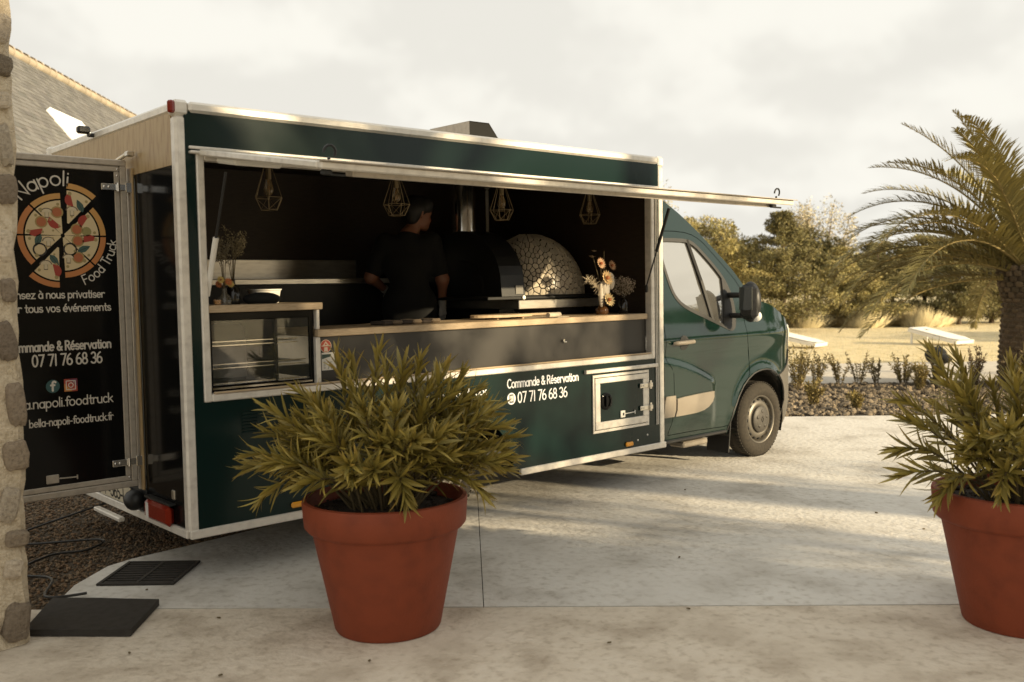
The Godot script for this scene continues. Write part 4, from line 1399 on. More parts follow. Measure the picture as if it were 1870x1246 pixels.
	g.span(V(0.066, 2.348, 0.001), V(3.945, 2.364, 0.034), 0.004)
	obj("awning_hinge", g, M.alu, t)
	g = geo()
	g.span(V(3.906, 0.475, 0.0), V(3.913, 2.33, 0.012), 0.002)
	g.span(V(3.925, 0.475, 0.0), V(3.932, 2.33, 0.012), 0.002)
	obj("guide_rail", g, M.alu, t)
	awning(t)
	# --- gas struts
	g = geo()
	g.tube([V(0.16, 1.592, -0.036), V(0.16, 1.90, 0.098)], 0.016, 10)
	var sm := obj("gas_strut", g, M.white, t)
	g = geo(); g.tube([V(0.16, 1.88, 0.09), V(0.16, 2.232, 0.241)], 0.0075, 8); obj("rod", g, M.black, sm)
	g = geo()
	g.tube([V(3.85, 1.585, -0.042), V(3.85, 1.89, 0.076)], 0.006, 8)
	sm = obj("gas_strut", g, M.black, t)
	g = geo(); g.tube([V(3.85, 1.87, 0.068), V(3.85, 2.201, 0.197)], 0.0125, 10)
	g.box(V(3.85, 1.575, -0.04), V(0.03, 0.06, 0.03), 0.006)
	obj("strut_cylinder", g, M.black, sm)
	# --- counter and the black front below it
	g = geo()
	g.span(V(0.828, 1.333, -0.52), V(3.83, 1.377, -0.012), 0.004)
	obj("counter", g, M.oak, t)
	g = geo()
	g.span(V(0.150, 1.497, -0.50), V(0.862, 1.538, -0.006), 0.004)
	obj("raised_counter", g, M.oak, t)
	g = geo()
	g.span(V(0.812, 1.056, -0.052), V(0.842, 1.332, -0.010), 0.004)
	g.span(V(0.822, 1.378, -0.052), V(0.842, 1.497, -0.012), 0.004)
	obj("divider_post", g, M.alu, t)
	g = geo()
	g.span(V(0.842, 1.056, -0.060), V(3.835, 1.332, -0.040))
	obj("counter_front", g, M.counter_front, t)
	g = geo()
	g.tube([V(2.892, 1.208, -0.041), V(2.892, 1.208, -0.02)], 0.009, 10)
	g.box(V(2.906, 1.196, -0.022), V(0.03, 0.008, 0.006), 0.002)
	obj("front_lock", g, M.chrome, t)
	g = geo()
	g.span(V(3.845, 1.08, -0.075), V(3.875, 1.19, -0.045), 0.003)
	obj("catch_plate", g, M.white, t)
	# round red sticker and the white notice under the counter's end
	g = geo()
	g.col = Color(0.45, 0.06, 0.03)
	g.flat(disc(Vector2(0.893, 1.275), Vector2(0.036, 0.04), 28), -0.0385)
	g.col = Color(0.62, 0.50, 0.38)
	wedge(g, Vector2(0.893, 1.275), 0.0355, 0.039, 0, TAU, -0.0380)
	g.quad(V(0.862, 1.274, -0.0378), V(0.924, 1.274, -0.0378), V(0.924, 1.279, -0.0378), V(0.862, 1.279, -0.0378), V(0, 0, 1))
	g.flat(P2([0.88, 1.243, 0.906, 1.243, 0.904, 1.268, 0.882, 1.268]), -0.0377)
	g.flat(P2([0.872, 1.279, 0.893, 1.305, 0.914, 1.279]), -0.0379)
	g.col = Color(0.45, 0.06, 0.03)
	g.flat(P2([0.885, 1.281, 0.893, 1.295, 0.901, 1.281]), -0.0374)
	obj("round_sticker", g, M.print, t)
	g = geo()
	g.col = Color(0.66, 0.63, 0.56)
	g.span(V(0.862, 1.130, -0.0395), V(0.962, 1.236, -0.0375))
	g.col = Color(0.03, 0.06, 0.05)
	g.flat(P2([0.864, 1.198, 0.925, 1.212, 0.925, 1.226, 0.864, 1.226]), -0.0368)
	g.col = Color(0.30, 0.28, 0.25)
	for k in 3:
		wedge(g, Vector2(0.881, 1.146 + 0.016 * k), 0.003, 0.006, 0, TAU, -0.0366)
	g.quad(V(0.900, 1.176, -0.0366), V(0.935, 1.176, -0.0366), V(0.935, 1.180, -0.0366), V(0.900, 1.180, -0.0366), V(0, 0, 1))
	g.flat(P2([0.902, 1.136, 0.908, 1.136, 0.918, 1.166, 0.912, 1.166]), -0.0366)
	g.flat(P2([0.922, 1.166, 0.916, 1.166, 0.926, 1.136, 0.932, 1.136]), -0.0367)
	obj("notice", g, M.print, t)
	# --- utility door with its rain strip
	g = geo()
	g.span(V(3.073, 0.946, 0.0), V(3.905, 0.974, 0.030), 0.004)
	obj("rain_strip", g, M.alu, t)
	g = geo()
	for q in [[3.160, 0.484, 3.811, 0.505, 0.012], [3.160, 0.908, 3.811, 0.929, 0.012], [3.160, 0.505, 3.176, 0.908, 0.012], [3.795, 0.505, 3.811, 0.908, 0.012]]:
		g.span(V(q[0], q[1], 0.0), V(q[2], q[3], q[4]), 0.002)
	var ud := obj("utility_door", g, M.alu, t)
	g = geo()
	for q in [[3.180, 0.510, 3.791, 0.567], [3.180, 0.862, 3.791, 0.903], [3.180, 0.567, 3.236, 0.862], [3.735, 0.567, 3.791, 0.862]]:
		g.span(V(q[0], q[1], 0.0), V(q[2], q[3], 0.018), 0.004)
	obj("door_frame", g, M.alu, ud)
	g = geo()
	g.span(V(3.236, 0.567, 0.001), V(3.735, 0.862, 0.010))
	obj("door_panel", g, M.panel, ud)
	g = geo()
	var zb := Basis(V(1, 0, 0), V(0, 0, 1), V(0, -1, 0))
	g.lathe([Vector2(0.066, 0), Vector2(0.066, 0.008), Vector2(0.060, 0.012), Vector2(0.046, 0.012), Vector2(0.044, 0.004), Vector2(0, 0.003)], 28, V(3.30, 0.722, 0.010), zb)
	g.box(V(3.30, 0.722, 0.022), V(0.024, 0.088, 0.012), 0.004)
	for k in 4:
		g.blob(V(3.30 + 0.052 * cos(0.78 + k * PI / 2), 0.722 + 0.052 * sin(0.78 + k * PI / 2), 0.023), V(0.006, 0.006, 0.003), 4, 8)
	obj("turn_lock", g, M.black_gloss, ud)
	for y in [0.806, 0.628]:
		g = geo()
		g.span(V(3.69, y - 0.018, 0.018), V(3.845, y + 0.018, 0.026), 0.003)
		g.tube([V(3.80, y - 0.022, 0.03), V(3.80, y + 0.022, 0.03)], 0.009, 8)
		g.span(V(3.826, y - 0.034, 0.0), V(3.848, y + 0.034, 0.012), 0.002)
		for x in [3.705, 3.73]:
			g.blob(V(x, y, 0.027), V(0.007, 0.007, 0.004), 4, 8)
		obj("hinge", g, M.steel, ud)
	g = geo()
	g.span(V(3.462, 0.578, 0.010), V(3.515, 0.632, 0.022), 0.004)
	g.tube([V(3.515, 0.605, 0.018), V(3.63, 0.608, 0.018)], 0.004, 6)
	g.tube([V(3.63, 0.593, 0.018), V(3.63, 0.623, 0.018)], 0.004, 6)
	obj("latch", g, M.white, ud)
	g = geo()
	g.span(V(3.482, 0.594, 0.0225), V(3.498, 0.615, 0.0235))
	obj("latch_slot", g, M.black, ud)
	for x in [[3.571, 0.358, M.amber], [0.648, 0.365, M.amber]]:
		g = geo()
		g.box(V(x[0], x[1], 0.010), V(0.085, 0.034, 0.022), 0.009)
		obj("side_marker", g, x[2], t)
	for x in [V(3.682, 0.375, 0.001), V(3.80, 0.405, 0.001)]:
		g = geo(); g.blob(x, V(0.008, 0.008, 0.004), 5, 10); obj("rivet", g, M.white, t)
	g = geo()
	for k in 7:
		g.box(V(0.366, 0.826 + k * 0.018, 0.004), V(0.09, 0.010, 0.01), 0.0, Basis(V(1, 0, 0), 0.5))
	g.span(V(0.316, 0.810, 0.0), V(0.416, 0.950, 0.003))
	obj("vent_grille", g, M.panel, t)
	# --- lettering on the side
	var zs := 0.0007
	g = geo()
	letters(g, "Commande & Réservation", Vector2(2.308, 0.905), 0.0078, 0.0098, zs, 0.712)
	obj("lettering", g, M.print, t).set_meta("label", "white hand-lettered words above the phone number on the side")
	g = geo()
	letters(g, "07 71 76 68 36", Vector2(2.405, 0.795), 0.0094, 0.0098, zs, 0.495)
	obj("lettering", g, M.print, t)
	g = geo()
	g.flat(disc(Vector2(2.342, 0.828), Vector2(0.040, 0.042), 28), zs)
	g.col = Color(0.01, 0.03, 0.026)
	g.flat(P2([2.323, 0.800, 2.361, 0.800, 2.361, 0.858, 2.323, 0.858]), zs + 0.001)
	g.col = Color(0.78, 0.75, 0.68)
	g.flat(P2([2.328, 0.809, 2.356, 0.809, 2.356, 0.850, 2.328, 0.850]), zs + 0.002)
	obj("phone_symbol", g, M.print, t)
	g = geo()
	letters(g, "bella.napoli.foodtruck", Vector2(1.50, 0.880), 0.0066, 0.0066, zs, 0.62)
	obj("lettering", g, M.print, t)
	# --- rear
	g = geo(); g.span(V(0.0, 2.29, D + 0.06), V(0.03, 2.566, -0.062)); obj("rear_header", g, M.ply, t)
	g = geo(); g.span(V(0.004, 0.325, -0.60), V(0.03, 2.288, -0.062)); obj("rear_panel", g, M.black_gloss, t)
	g = geo(); g.span(V(0.004, 0.325, D + 0.06), V(0.03, 2.288, -1.62)); obj("rear_panel", g, M.black_gloss, t)
	g = geo(); g.span(V(0.004, 0.325, -1.62), V(0.03, 0.46, -0.60)); obj("rear_sill", g, M.black, t)
	g = geo(); g.span(V(-0.012, 0.46, -0.642), V(0.0, 2.33, -0.604), 0.003); obj("door_jamb", g, M.ply, t)
	g = geo(); g.span(V(-0.018, 0.46, -0.672), V(0.02, 2.33, -0.648), 0.003); obj("door_jamb", g, M.alu_dull, t)
	g = geo()
	g.box(V(-0.022, 0.372, -0.365), V(0.05, 0.118, 0.34), 0.024)
	var rl := obj("rear_lamp", g, M.red_lamp, t)
	g = geo(); g.box(V(-0.048, 0.372, -0.475), V(0.004, 0.085, 0.035), 0.0); obj("reversing_lens", g, M.white_lamp, rl)
	g = geo(); g.span(V(-0.036, 0.432, -0.55), V(0.004, 0.446, -0.18), 0.004); obj("lamp_cap", g, M.black, rl)
	g = geo()
	g.blob(V(-0.035, 0.392, -0.70), V(0.06, 0.062, 0.075), 8, 12)
	obj("socket", g, M.black, t)
	g = geo()
	g.span(V(-0.012, 0.333, -1.34), V(-0.006, 0.438, -0.82))
	g.col = Color(1, 1, 1)
	var pl := obj("number_plate", g, mat(0.50, 0.44, 0.32, 0.5), t)
	g = geo()
	g.t = Transform3D(Basis(V(0, 0, 1), V(0, 1, 0), V(-1, 0, 0)), V(-0.0125, 0.348, -1.25))
	g.col = Color(0.01, 0.01, 0.01)
	letters(g, "P-565-L", Vector2(0.0, 0.0), 0.0098, 0.012, 0.0005, 0.36)
	obj("plate_lettering", g, M.print, pl)
	g = geo(); g.span(V(-0.075, 0.235, -1.30), V(-0.035, 0.262, -0.86), 0.006); obj("rear_step", g, M.alu, t)
	g = geo()
	g.box(V(-0.01, 2.595, -1.24), V(0.05, 0.022, 0.03), 0.004)
	g.box(V(-0.055, 2.625, -1.25), V(0.075, 0.045, 0.05), 0.01)
	obj("reversing_camera", g, M.black, t)
	g = geo(); g.box(V(-0.012, 2.590, -0.012), V(0.040, 0.066, 0.036), 0.009, Basis(V(0, 1, 0), 0.5)); obj("marker_lamp", g, M.red_lamp, t)
	g = geo(); g.box(V(0.003, 0.49, -0.21), V(0.012, 0.055, 0.04), 0.006); obj("rear_latch", g, M.steel, t)
	g = geo(); g.tube([V(-0.05, 2.40, -0.57), V(-0.05, 2.372, -0.78)], 0.012, 8); g.box(V(-0.04, 2.40, -0.55), V(0.04, 0.03, 0.05), 0.005); obj("door_stay", g, M.steel, t)
	rear_door(t)
	# --- extractor cowl on the roof
	g = geo()
	var zz := -0.95
	g.quad(V(2.795, 2.60, zz), V(2.795, 2.926, zz), V(2.795, 2.928, -1.466), V(2.795, 2.60, -1.466), V(-1, 0, 0))
	g.quad(V(2.795, 2.926, zz), V(3.0, 2.928, zz), V(3.0, 2.930, -1.466), V(2.795, 2.928, -1.466), V(0, 1, 0))
	g.quad(V(3.0, 2.928, zz), V(3.125, 2.78, zz), V(3.125, 2.78, -1.466), V(3.0, 2.93, -1.466), V(1, 1, 0))
	g.quad(V(3.125, 2.78, zz), V(3.125, 2.60, zz), V(3.125, 2.60, -1.466), V(3.125, 2.78, -1.466), V(1, 0, 0))
	g.quad(V(2.795, 2.60, -1.466), V(2.795, 2.928, -1.466), V(3.0, 2.93, -1.466), V(3.125, 2.60, -1.466), V(0, 0, -1))
	var cw := obj("extractor_cowl", g, M.alu_dull, t)
	g = geo()
	g.prism(P2([2.80, 2.60, 3.12, 2.60, 3.12, 2.778, 2.998, 2.922, 2.80, 2.920]), zz - 0.03, zz - 0.004)
	obj("cowl_mesh", g, M.cloth_black, cw)
	# --- wooden lining inside
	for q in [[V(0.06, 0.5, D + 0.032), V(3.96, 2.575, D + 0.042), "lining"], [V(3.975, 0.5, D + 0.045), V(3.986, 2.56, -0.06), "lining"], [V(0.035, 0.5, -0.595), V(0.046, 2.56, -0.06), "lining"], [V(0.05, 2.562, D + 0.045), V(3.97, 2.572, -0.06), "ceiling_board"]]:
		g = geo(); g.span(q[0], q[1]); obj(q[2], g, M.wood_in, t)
	g = geo(); g.span(V(0.05, 0.52, -1.66), V(0.062, 2.56, -0.60)); obj("added_light_screen", g, M.black, t)  # added screen across the doorway, keeps daylight out of the interior
	# stainless worktop and splashback along the far wall
	g = geo(); g.span(V(0.12, 1.655, -2.12), V(2.45, 1.70, -1.60), 0.006); var wt := obj("worktop", g, M.steel, t)
	g = geo(); g.span(V(0.12, 1.70, -2.125), V(2.45, 1.86, -2.10), 0.004); obj("splashback", g, M.steel, wt)
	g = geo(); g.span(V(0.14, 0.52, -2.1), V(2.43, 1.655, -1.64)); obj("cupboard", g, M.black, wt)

func awning(t: Node3D) -> void:
	var e1 := V(1, 0, 0)
	var out := (V(0, 2.155, 1.285) - V(0, 2.352, 0.036))
	var len := out.length()
	out = out.normalized()
	var nn := out.cross(e1).normalized()          # points up
	if nn.y < 0: nn = -nn
	var bas := Basis(e1, nn, -out)
	var o := V(0, 2.352, 0.036)
	var g := geo()
	g.t = Transform3D(bas, o)
	g.span(V(0.12, 0.006, -len + 0.01), V(3.855, 0.018, -0.012))
	var a := obj("awning", g, M.panel, t)
	g = geo()
	g.t = Transform3D(bas, o)
	g.span(V(0.14, -0.008, -len + 0.05), V(3.835, 0.005, -0.05))
	obj("awning_lining", g, mat(0.16, 0.125, 0.085, 0.5), a)
	for q in [[V(0.105, -0.014, -len), V(3.87, 0.022, -len + 0.045)], [V(0.105, -0.014, -len + 0.045), V(0.148, 0.020, -0.01)], [V(3.827, -0.014, -len + 0.045), V(3.87, 0.020, -0.01)], [V(0.148, -0.012, -0.055), V(3.827, 0.004, -0.015)]]:
		g = geo()
		g.t = Transform3D(bas, o)
		g.span(q[0], q[1], 0.007)
		obj("awning_frame", g, M.alu, a)
	g = geo()
	g.t = Transform3D(bas, o)
	g.span(V(0.095, 0.022, -len - 0.016), V(3.89, 0.028, -len + 0.03), 0.002)
	obj("drip_edge", g, M.alu_dull, a)
	g = geo()
	g.t = Transform3D(bas, o)
	g.span(V(0.3, -0.040, -len + 0.050), V(3.66, -0.009, -len + 0.115), 0.004)
	obj("stiffener", g, M.alu_dull, a)
	g = geo()
	g.t = Transform3D(bas, o)
	g.span(V(0.16, -0.045, -0.32), V(0.43, -0.0085, -0.10), 0.01)
	obj("awning_light", g, M.white, a)
	for x in [0.15, 3.66]:
		g = geo()
		g.t = Transform3D(bas, o)
		g.box(V(x, -0.028, -len + 0.03), V(0.05, 0.026, 0.03), 0.006)
		g.box(V(x + 0.055, -0.036, -len + 0.03), V(0.09, 0.012, 0.012), 0.003)
		obj("awning_latch", g, M.black, a)
		g = geo()
		g.t = Transform3D(bas, o)
		var hook := []
		for k in 9:
			var an := -0.6 + 3.9 * k / 8.0
			hook.append(V(x + 0.03 * cos(an), 0.062 + 0.03 * sin(an), -len + 0.012))
		g.tube(hook, 0.006, 6)
		g.tube([V(x, 0.03, -len + 0.012), V(x - 0.005, 0.038, -len + 0.012)], 0.007, 6)
		obj("hook", g, M.black, a)

func rear_door(t: Node3D) -> void:
	# the leaf stands open at a right angle to the rear, its printed face towards the yard
	var x1 := -0.035
	var x0 := -0.985
	var y0 := 0.487
	var y1 := 2.373
	var z := -0.62
	var g := geo()
	g.span(V(x0 + 0.03, y0 + 0.03, z - 0.05), V(x1 - 0.03, y1 - 0.03, z - 0.012))
	var d := obj("rear_door", g, M.black_gloss, t)
	for q in [[V(x0, y0, z - 0.055), V(x1, y0 + 0.036, z)], [V(x0, y1 - 0.036, z - 0.055), V(x1, y1, z)], [V(x0, y0 + 0.036, z - 0.055), V(x0 + 0.036, y1 - 0.036, z)], [V(x1 - 0.036, y0 + 0.036, z - 0.055), V(x1, y1 - 0.036, z)]]:
		g = geo(); g.span(q[0], q[1], 0.005); obj("door_frame", g, M.alu_dull, d)
	for q in [[V(x0 + 0.038, y0 + 0.038, z - 0.02), V(x1 - 0.038, y0 + 0.068, z - 0.005)], [V(x0 + 0.038, y1 - 0.068, z - 0.02), V(x1 - 0.038, y1 - 0.038, z - 0.005)], [V(x0 + 0.038, y0 + 0.068, z - 0.02), V(x0 + 0.068, y1 - 0.068, z - 0.005)], [V(x1 - 0.068, y0 + 0.068, z - 0.02), V(x1 - 0.038, y1 - 0.068, z - 0.005)]]:
		g = geo(); g.span(q[0], q[1], 0.004); obj("door_frame", g, M.alu_dull, d)
	var zp := z - 0.0114
	g = geo(); pizza(g, Vector2(-0.392, 1.936), 0.232, zp); obj("pizza_print", g, M.print, d)
	var lines := [["Pensez à nous privatiser", -0.177, 0.515, 1.592, 0.0055, 0.0064], ["pour tous vos événements", -0.144, 0.57, 1.517, 0.0056, 0.0064], ["Commande & Réservation", -0.152, 0.545, 1.305, 0.0064, 0.0088],
		["07 71 76 68 36", -0.204, 0.372, 1.222, 0.0080, 0.0086], ["bella.napoli.foodtruck", -0.153, 0.56, 0.993, 0.0068, 0.0064], ["bella-napoli-foodtruck.fr", -0.157, 0.448, 0.891, 0.0055, 0.0056]]
	for l in lines:
		g = geo()
		g.col = Color(0.62, 0.58, 0.50)
		letters(g, l[0], Vector2(l[1] - l[2], l[3]), l[4], l[5], zp, l[2])
		obj("lettering", g, M.print, d)
	g = geo()
	g.col = Color(0.62, 0.58, 0.50)
	letters(g, "Napoli", Vector2(-0.392, 1.936), 0.0105, 0.0085, zp, 0.0, 0.275, deg_to_rad(137.0))
	obj("lettering", g, M.print, d)
	g = geo()
	g.col = Color(0.62, 0.58, 0.50)
	letters(g, "Bella", Vector2(-0.392, 1.936), 0.0105, 0.0085, zp, 0.0, 0.275, deg_to_rad(192.0))
	obj("lettering", g, M.print, d)
	g = geo()
	g.col = Color(0.62, 0.58, 0.50)
	letters(g, "Food Truck", Vector2(-0.392, 1.936), 0.0068, 0.0060, zp, 0.0, -0.292, deg_to_rad(-68.0))
	obj("lettering", g, M.print, d)
	g = geo()
	g.col = Color(0.035, 0.105, 0.105)
	g.flat(disc(Vector2(-0.478, 1.107), Vector2(0.036, 0.036), 30), zp)
	g.col = Color(0.72, 0.68, 0.6)
	letters(g, "f", Vector2(-0.488, 1.083), 0.0066, 0.011, zp + 0.001)
	obj("social_symbol", g, M.print, d)
	g = geo()
	g.col = Color(0.42, 0.06, 0.035)
	g.span(V(-0.419, 1.072, zp - 0.002), V(-0.349, 1.142, zp))
	g.col = Color(0.62, 0.27, 0.06)
	g.flat(P2([-0.418, 1.073, -0.375, 1.073, -0.418, 1.118]), zp + 0.0006)
	g.col = Color(0.16, 0.03, 0.07)
	g.flat(P2([-0.35, 1.141, -0.392, 1.141, -0.35, 1.098]), zp + 0.0006)
	g.col = Color(0.72, 0.68, 0.6)
	wedge(g, Vector2(-0.384, 1.107), 0.010, 0.0145, 0, TAU, zp + 0.0014)
	g.flat(disc(Vector2(-0.3675, 1.1235), Vector2(0.003, 0.003), 10), zp + 0.0014)
	var rr := [Vector2(-0.408, 1.083), Vector2(-0.360, 1.083), Vector2(-0.360, 1.131), Vector2(-0.408, 1.131)]
	for k in 4:
		var p: Vector2 = rr[k]
		var q: Vector2 = rr[(k + 1) % 4]
		var s := (q - p).orthogonal().normalized() * 0.0022
		g.quad(V3(p + s, zp + 0.0014), V3(q + s, zp + 0.0014), V3(q - s, zp + 0.0014), V3(p - s, zp + 0.0014), V(0, 0, 1))
		g.flat(disc(p, Vector2(0.0022, 0.0022), 8), zp + 0.0014)
	obj("social_symbol", g, M.print, d)
	for y in [2.216, 0.636]:
		g = geo()
		g.span(V(-0.180, y - 0.019, z - 0.004), V(-0.03, y + 0.019, z + 0.008), 0.003)
		g.tube([V(-0.088, y - 0.024, z + 0.01), V(-0.088, y + 0.024, z + 0.01)], 0.011, 10)
		g.span(V(-0.045, y - 0.03, z - 0.005), V(-0.005, y + 0.03, z + 0.012), 0.003)
		for x in [-0.165, -0.14]:
			g.blob(V(x, y, z + 0.009), V(0.007, 0.007, 0.004), 4, 8)
		obj("hinge", g, M.chrome, d)
	g = geo()
	g.span(V(-0.535, 0.570, z - 0.011), V(-0.468, 0.618, z - 0.002), 0.004)
	g.tube([V(-0.468, 0.594, z - 0.005), V(-0.372, 0.590, z - 0.005)], 0.004, 6)
	g.tube([V(-0.372, 0.578, z - 0.005), V(-0.372, 0.602, z - 0.005)], 0.004, 6)
	obj("latch", g, M.alu_dull, d)
	for c in [V(-0.085, 2.318, z - 0.004), V(-0.088, 2.282, z - 0.004), V(-0.085, 0.545, z - 0.004)]:
		g = geo(); g.blob(c, V(0.006, 0.006, 0.003), 4, 8); obj("screw", g, M.chrome, d)

# ---------------------------------------------------------------- things inside the hatch
func dried_stems(o: Node3D, top: float, n: int, spread: float, len: float, col: Color, fluff := 0.03, per := 40) -> void:
	var s := geo()
	var f := geo()
	for i in n:
		var a := rng.randf() * TAU
		var k := spread * sqrt(rng.randf())
		var tip := V(cos(a) * k, top + len * rng.randf_range(0.6, 1.0), sin(a) * k)
		var mid := V(cos(a) * k * 0.3, top + len * 0.4, sin(a) * k * 0.3)
		s.tube([V(0, top - 0.05, 0), mid, tip], [0.002, 0.0016, 0.001], 4, false)
		for j in per:
			var q := mid.lerp(tip, rng.randf_range(0.25, 1.05)) + rdir() * fluff * rng.randf()
			var c := rng.randf_range(0.6, 1.25)
			f.col = Color(col.r * c, col.g * c, col.b * c)
			var al := (rdir() + V(0, 0.5, 0)).normalized()
			var nr := al.cross(rdir()).normalized()
			leaf_quad(f, q, al, nr, 0.018, 0.007)
	obj("stem", s, M.stalk, o)
	obj("flower_head", f, M.petal, o)

func flower(g: Geo, at: Vector3, r: float, col: Color, core: Color, face_ := V(0.0, 0.3, 1.0), n := 14) -> void:
	face_ = face_.normalized()
	var x := face_.cross(V(0.2, 1, 0.1)).normalized()
	var y := x.cross(face_)
	for i in n * 2:
		var a := TAU * i / n + (0.2 if i >= n else 0.0)
		var d := x * cos(a) + y * sin(a)
		var k := rng.randf_range(0.75, 1.2)
		g.col = Color(col.r * k, col.g * k, col.b * k)
		var q := 1.0 if i < n else 0.62
		leaf_quad(g, at + d * r * 0.15, (d + face_ * (0.35 if i < n else 0.8)).normalized(), face_, r * q, r * 0.45)
	g.col = core
	g.blob(at + face_ * r * 0.25, V(1, 1, 1) * r * 0.28, 5, 8, 0.12, 3)

func vase(called: String, label: String, at: Vector3, prof: Array, m: Material, cat: String, group := "") -> Node3D:
	var o := thing(called, label, cat, at, 0.0, group)
	var g := geo()
	g.lathe(prof, 24)
	obj("vase", g, m, o)
	return o

func build_inside() -> void:
	var g: Geo
	# cage lamps under the ceiling
	var first: Node3D
	var which := ["wire cage pendant lamp at the hatch's left, nearest the raised counter", "wire cage pendant lamp hanging beside the cook's head", "wire cage pendant lamp right of the oven flue", "wire cage pendant lamp nearest the cab, above the flowers"]
	for k in 4:
		var at := V(0.815 + 0.972 * k, 2.118, -0.54)
		if first:
			dup(first, "pendant_lamp", at, 0.3 * k, which[k], "cage lamps in the serving hatch")
			continue
		first = thing("pendant_lamp", which[k], "pendant lamp", at, 0.0, "cage lamps in the serving hatch")
		g = geo()
		var ring := func(r: float, y: float, j: int) -> Vector3: return V(r * cos(TAU * j / 6.0), y, r * sin(TAU * j / 6.0))
		for j in 6:
			g.tube([ring.call(0.055, 0.0, j), ring.call(0.055, 0.0, j + 1)], 0.0024, 5)
			g.tube([ring.call(0.092, 0.075, j), ring.call(0.092, 0.075, j + 1)], 0.0024, 5)
			g.tube([ring.call(0.055, 0.0, j), ring.call(0.092, 0.075, j)], 0.0024, 5)
			g.tube([ring.call(0.092, 0.075, j), ring.call(0.055, 0.0, j + 1)], 0.0018, 5)
			g.tube([ring.call(0.092, 0.075, j), ring.call(0.026, 0.27, j)], 0.0024, 5)
			g.tube([ring.call(0.026, 0.27, j), ring.call(0.026, 0.27, j + 1)], 0.0024, 5)
		obj("cage", g, M.wire, first)
		g = geo()
		g.lathe([Vector2(0, 0.085), Vector2(0.016, 0.09), Vector2(0.029, 0.108), Vector2(0.032, 0.125), Vector2(0.027, 0.15), Vector2(0.016, 0.185), Vector2(0.014, 0.2)], 18)
		obj("bulb", g, glass(0.5, 0.36, 0.18, 0.25, 0.03), first)
		g = geo()
		for j in 5:
			g.tube([V(0.008 * cos(j * 1.25), 0.11, 0.008 * sin(j * 1.25)), V(0.005 * cos(j * 1.25 + 1), 0.185, 0.005 * sin(j * 1.25 + 1))], 0.001, 4)
		obj("filament", g, mat(0.5, 0.25, 0.07, 0.4, 0.5), first)
		g = geo()
		g.tube([V(0, 0.19, 0), V(0, 0.26, 0)], 0.019, 12)
		g.tube([V(0, 0.26, 0), V(0, 0.446, 0)], 0.004, 6)
		obj("socket", g, M.wire, first)
	# pizza oven
	var ov := thing("pizza_oven", "domed pizza oven clad in broken pale tiles with a black steel front", "pizza oven", V(3.43, 0.5, -1.02))
	var c := V(0.03, 1.03, 0.0)
	var R := V(0.49, 0.52, 0.47)
	g = geo()
	g.span(V(-0.54, 0.935, -0.52), V(0.50, 1.004, 0.515), 0.004)
	obj("stainless_base", g, M.steel, ov)
	g = geo()
	g.span(V(-0.52, 0.0, -0.48), V(0.44, 0.93, 0.26))
	obj("stand", g, M.black, ov)
	g = geo()
	g.span(V(-0.46, 1.006, -0.54), V(0.515, 1.04, 0.50), 0.01)
	obj("hearth_slab", g, M.oven_black, ov)
	g = geo()
	g.blob(c, R, 20, 36)
	obj("dome", g, M.grout, ov)
	# broken tiles: cells of a random pattern on the dome, each its own piece
	var pts := []
	var tr := RandomNumberGenerator.new()
	tr.seed = 31
	var tries := 0
	while pts.size() < 297 and tries < 60000:
		tries += 1
		var az := tr.randf_range(-1.30, 1.36)              # round the dome, the side towards the hatch
		var h := tr.randf_range(0.02, 0.93)
		var p := Vector2(az + PI / 2, h)
		var ok := true
		for q in pts:
			var e: Vector2 = p - q
			e.x *= sqrt(maxf(0.02, 1.0 - h * h * 0.8))
			if e.length() < 0.054 + 0.016 * (int(absf(q.x * 91.0)) % 3) * 0.6:
				ok = false
				break
		if ok:
			pts.append(p)
	var on := func(p: Vector2, lift: float) -> Vector3:
		var hh := clampf(p.y, 0.0, 0.985)
		var rr := sqrt(1.0 - hh * hh)
		var dir := V(cos(p.x - PI / 2 + PI / 2) * rr, hh, sin(p.x - PI / 2 + PI / 2) * rr)
		return c + dir * (R + Vector3.ONE * lift)
	for i in pts.size():
		var p: Vector2 = pts[i]
		var sx := sqrt(maxf(0.05, 1.0 - p.y * p.y))
		var poly := P2([-0.09 / sx, -0.09, 0.09 / sx, -0.09, 0.09 / sx, 0.09, -0.09 / sx, 0.09])
		for k in poly.size():
			poly[k] += p
		for j in pts.size():
			if j == i:
				continue
			var q: Vector2 = pts[j]
			var dv := q - p
			if absf(dv.x) * sx > 0.2 or absf(dv.y) > 0.2:
				continue
			var m := (p + q) / 2
			var out := PackedVector2Array()
			for k in poly.size():
				var a := poly[k]
				var b := poly[(k + 1) % poly.size()]
				var da := (a - m).x * dv.x * sx * sx + (a - m).y * dv.y
				var db := (b - m).x * dv.x * sx * sx + (b - m).y * dv.y
				if da <= 0: out.append(a)
				if (da < 0) != (db < 0) and absf(da - db) > 1e-9:
					out.append(a.lerp(b, da / (da - db)))
			poly = out
			if poly.size() < 3:
				break
		if poly.size() < 3:
			continue
		var cen := Vector2()
		for q in poly:
			cen += q / poly.size()
		g = geo()
		var k2 := tr.randf_range(0.75, 1.1)
		g.col = Color(0.64 * k2, 0.56 * k2, 0.43 * k2)
		var top := []
		var bot := []
		for q in poly:
			var dd := q - cen
			var ln := Vector2(dd.x * sx, dd.y).length()
			var shr := maxf(0.5, 1.0 - 0.0105 / maxf(ln, 0.01))
			top.append(on.call(cen + dd * shr, 0.007))
			bot.append(on.call(cen + dd * shr, -0.004))
		var mid: Vector3 = on.call(cen, 0.0085)
		var nrm := (mid - c).normalized()
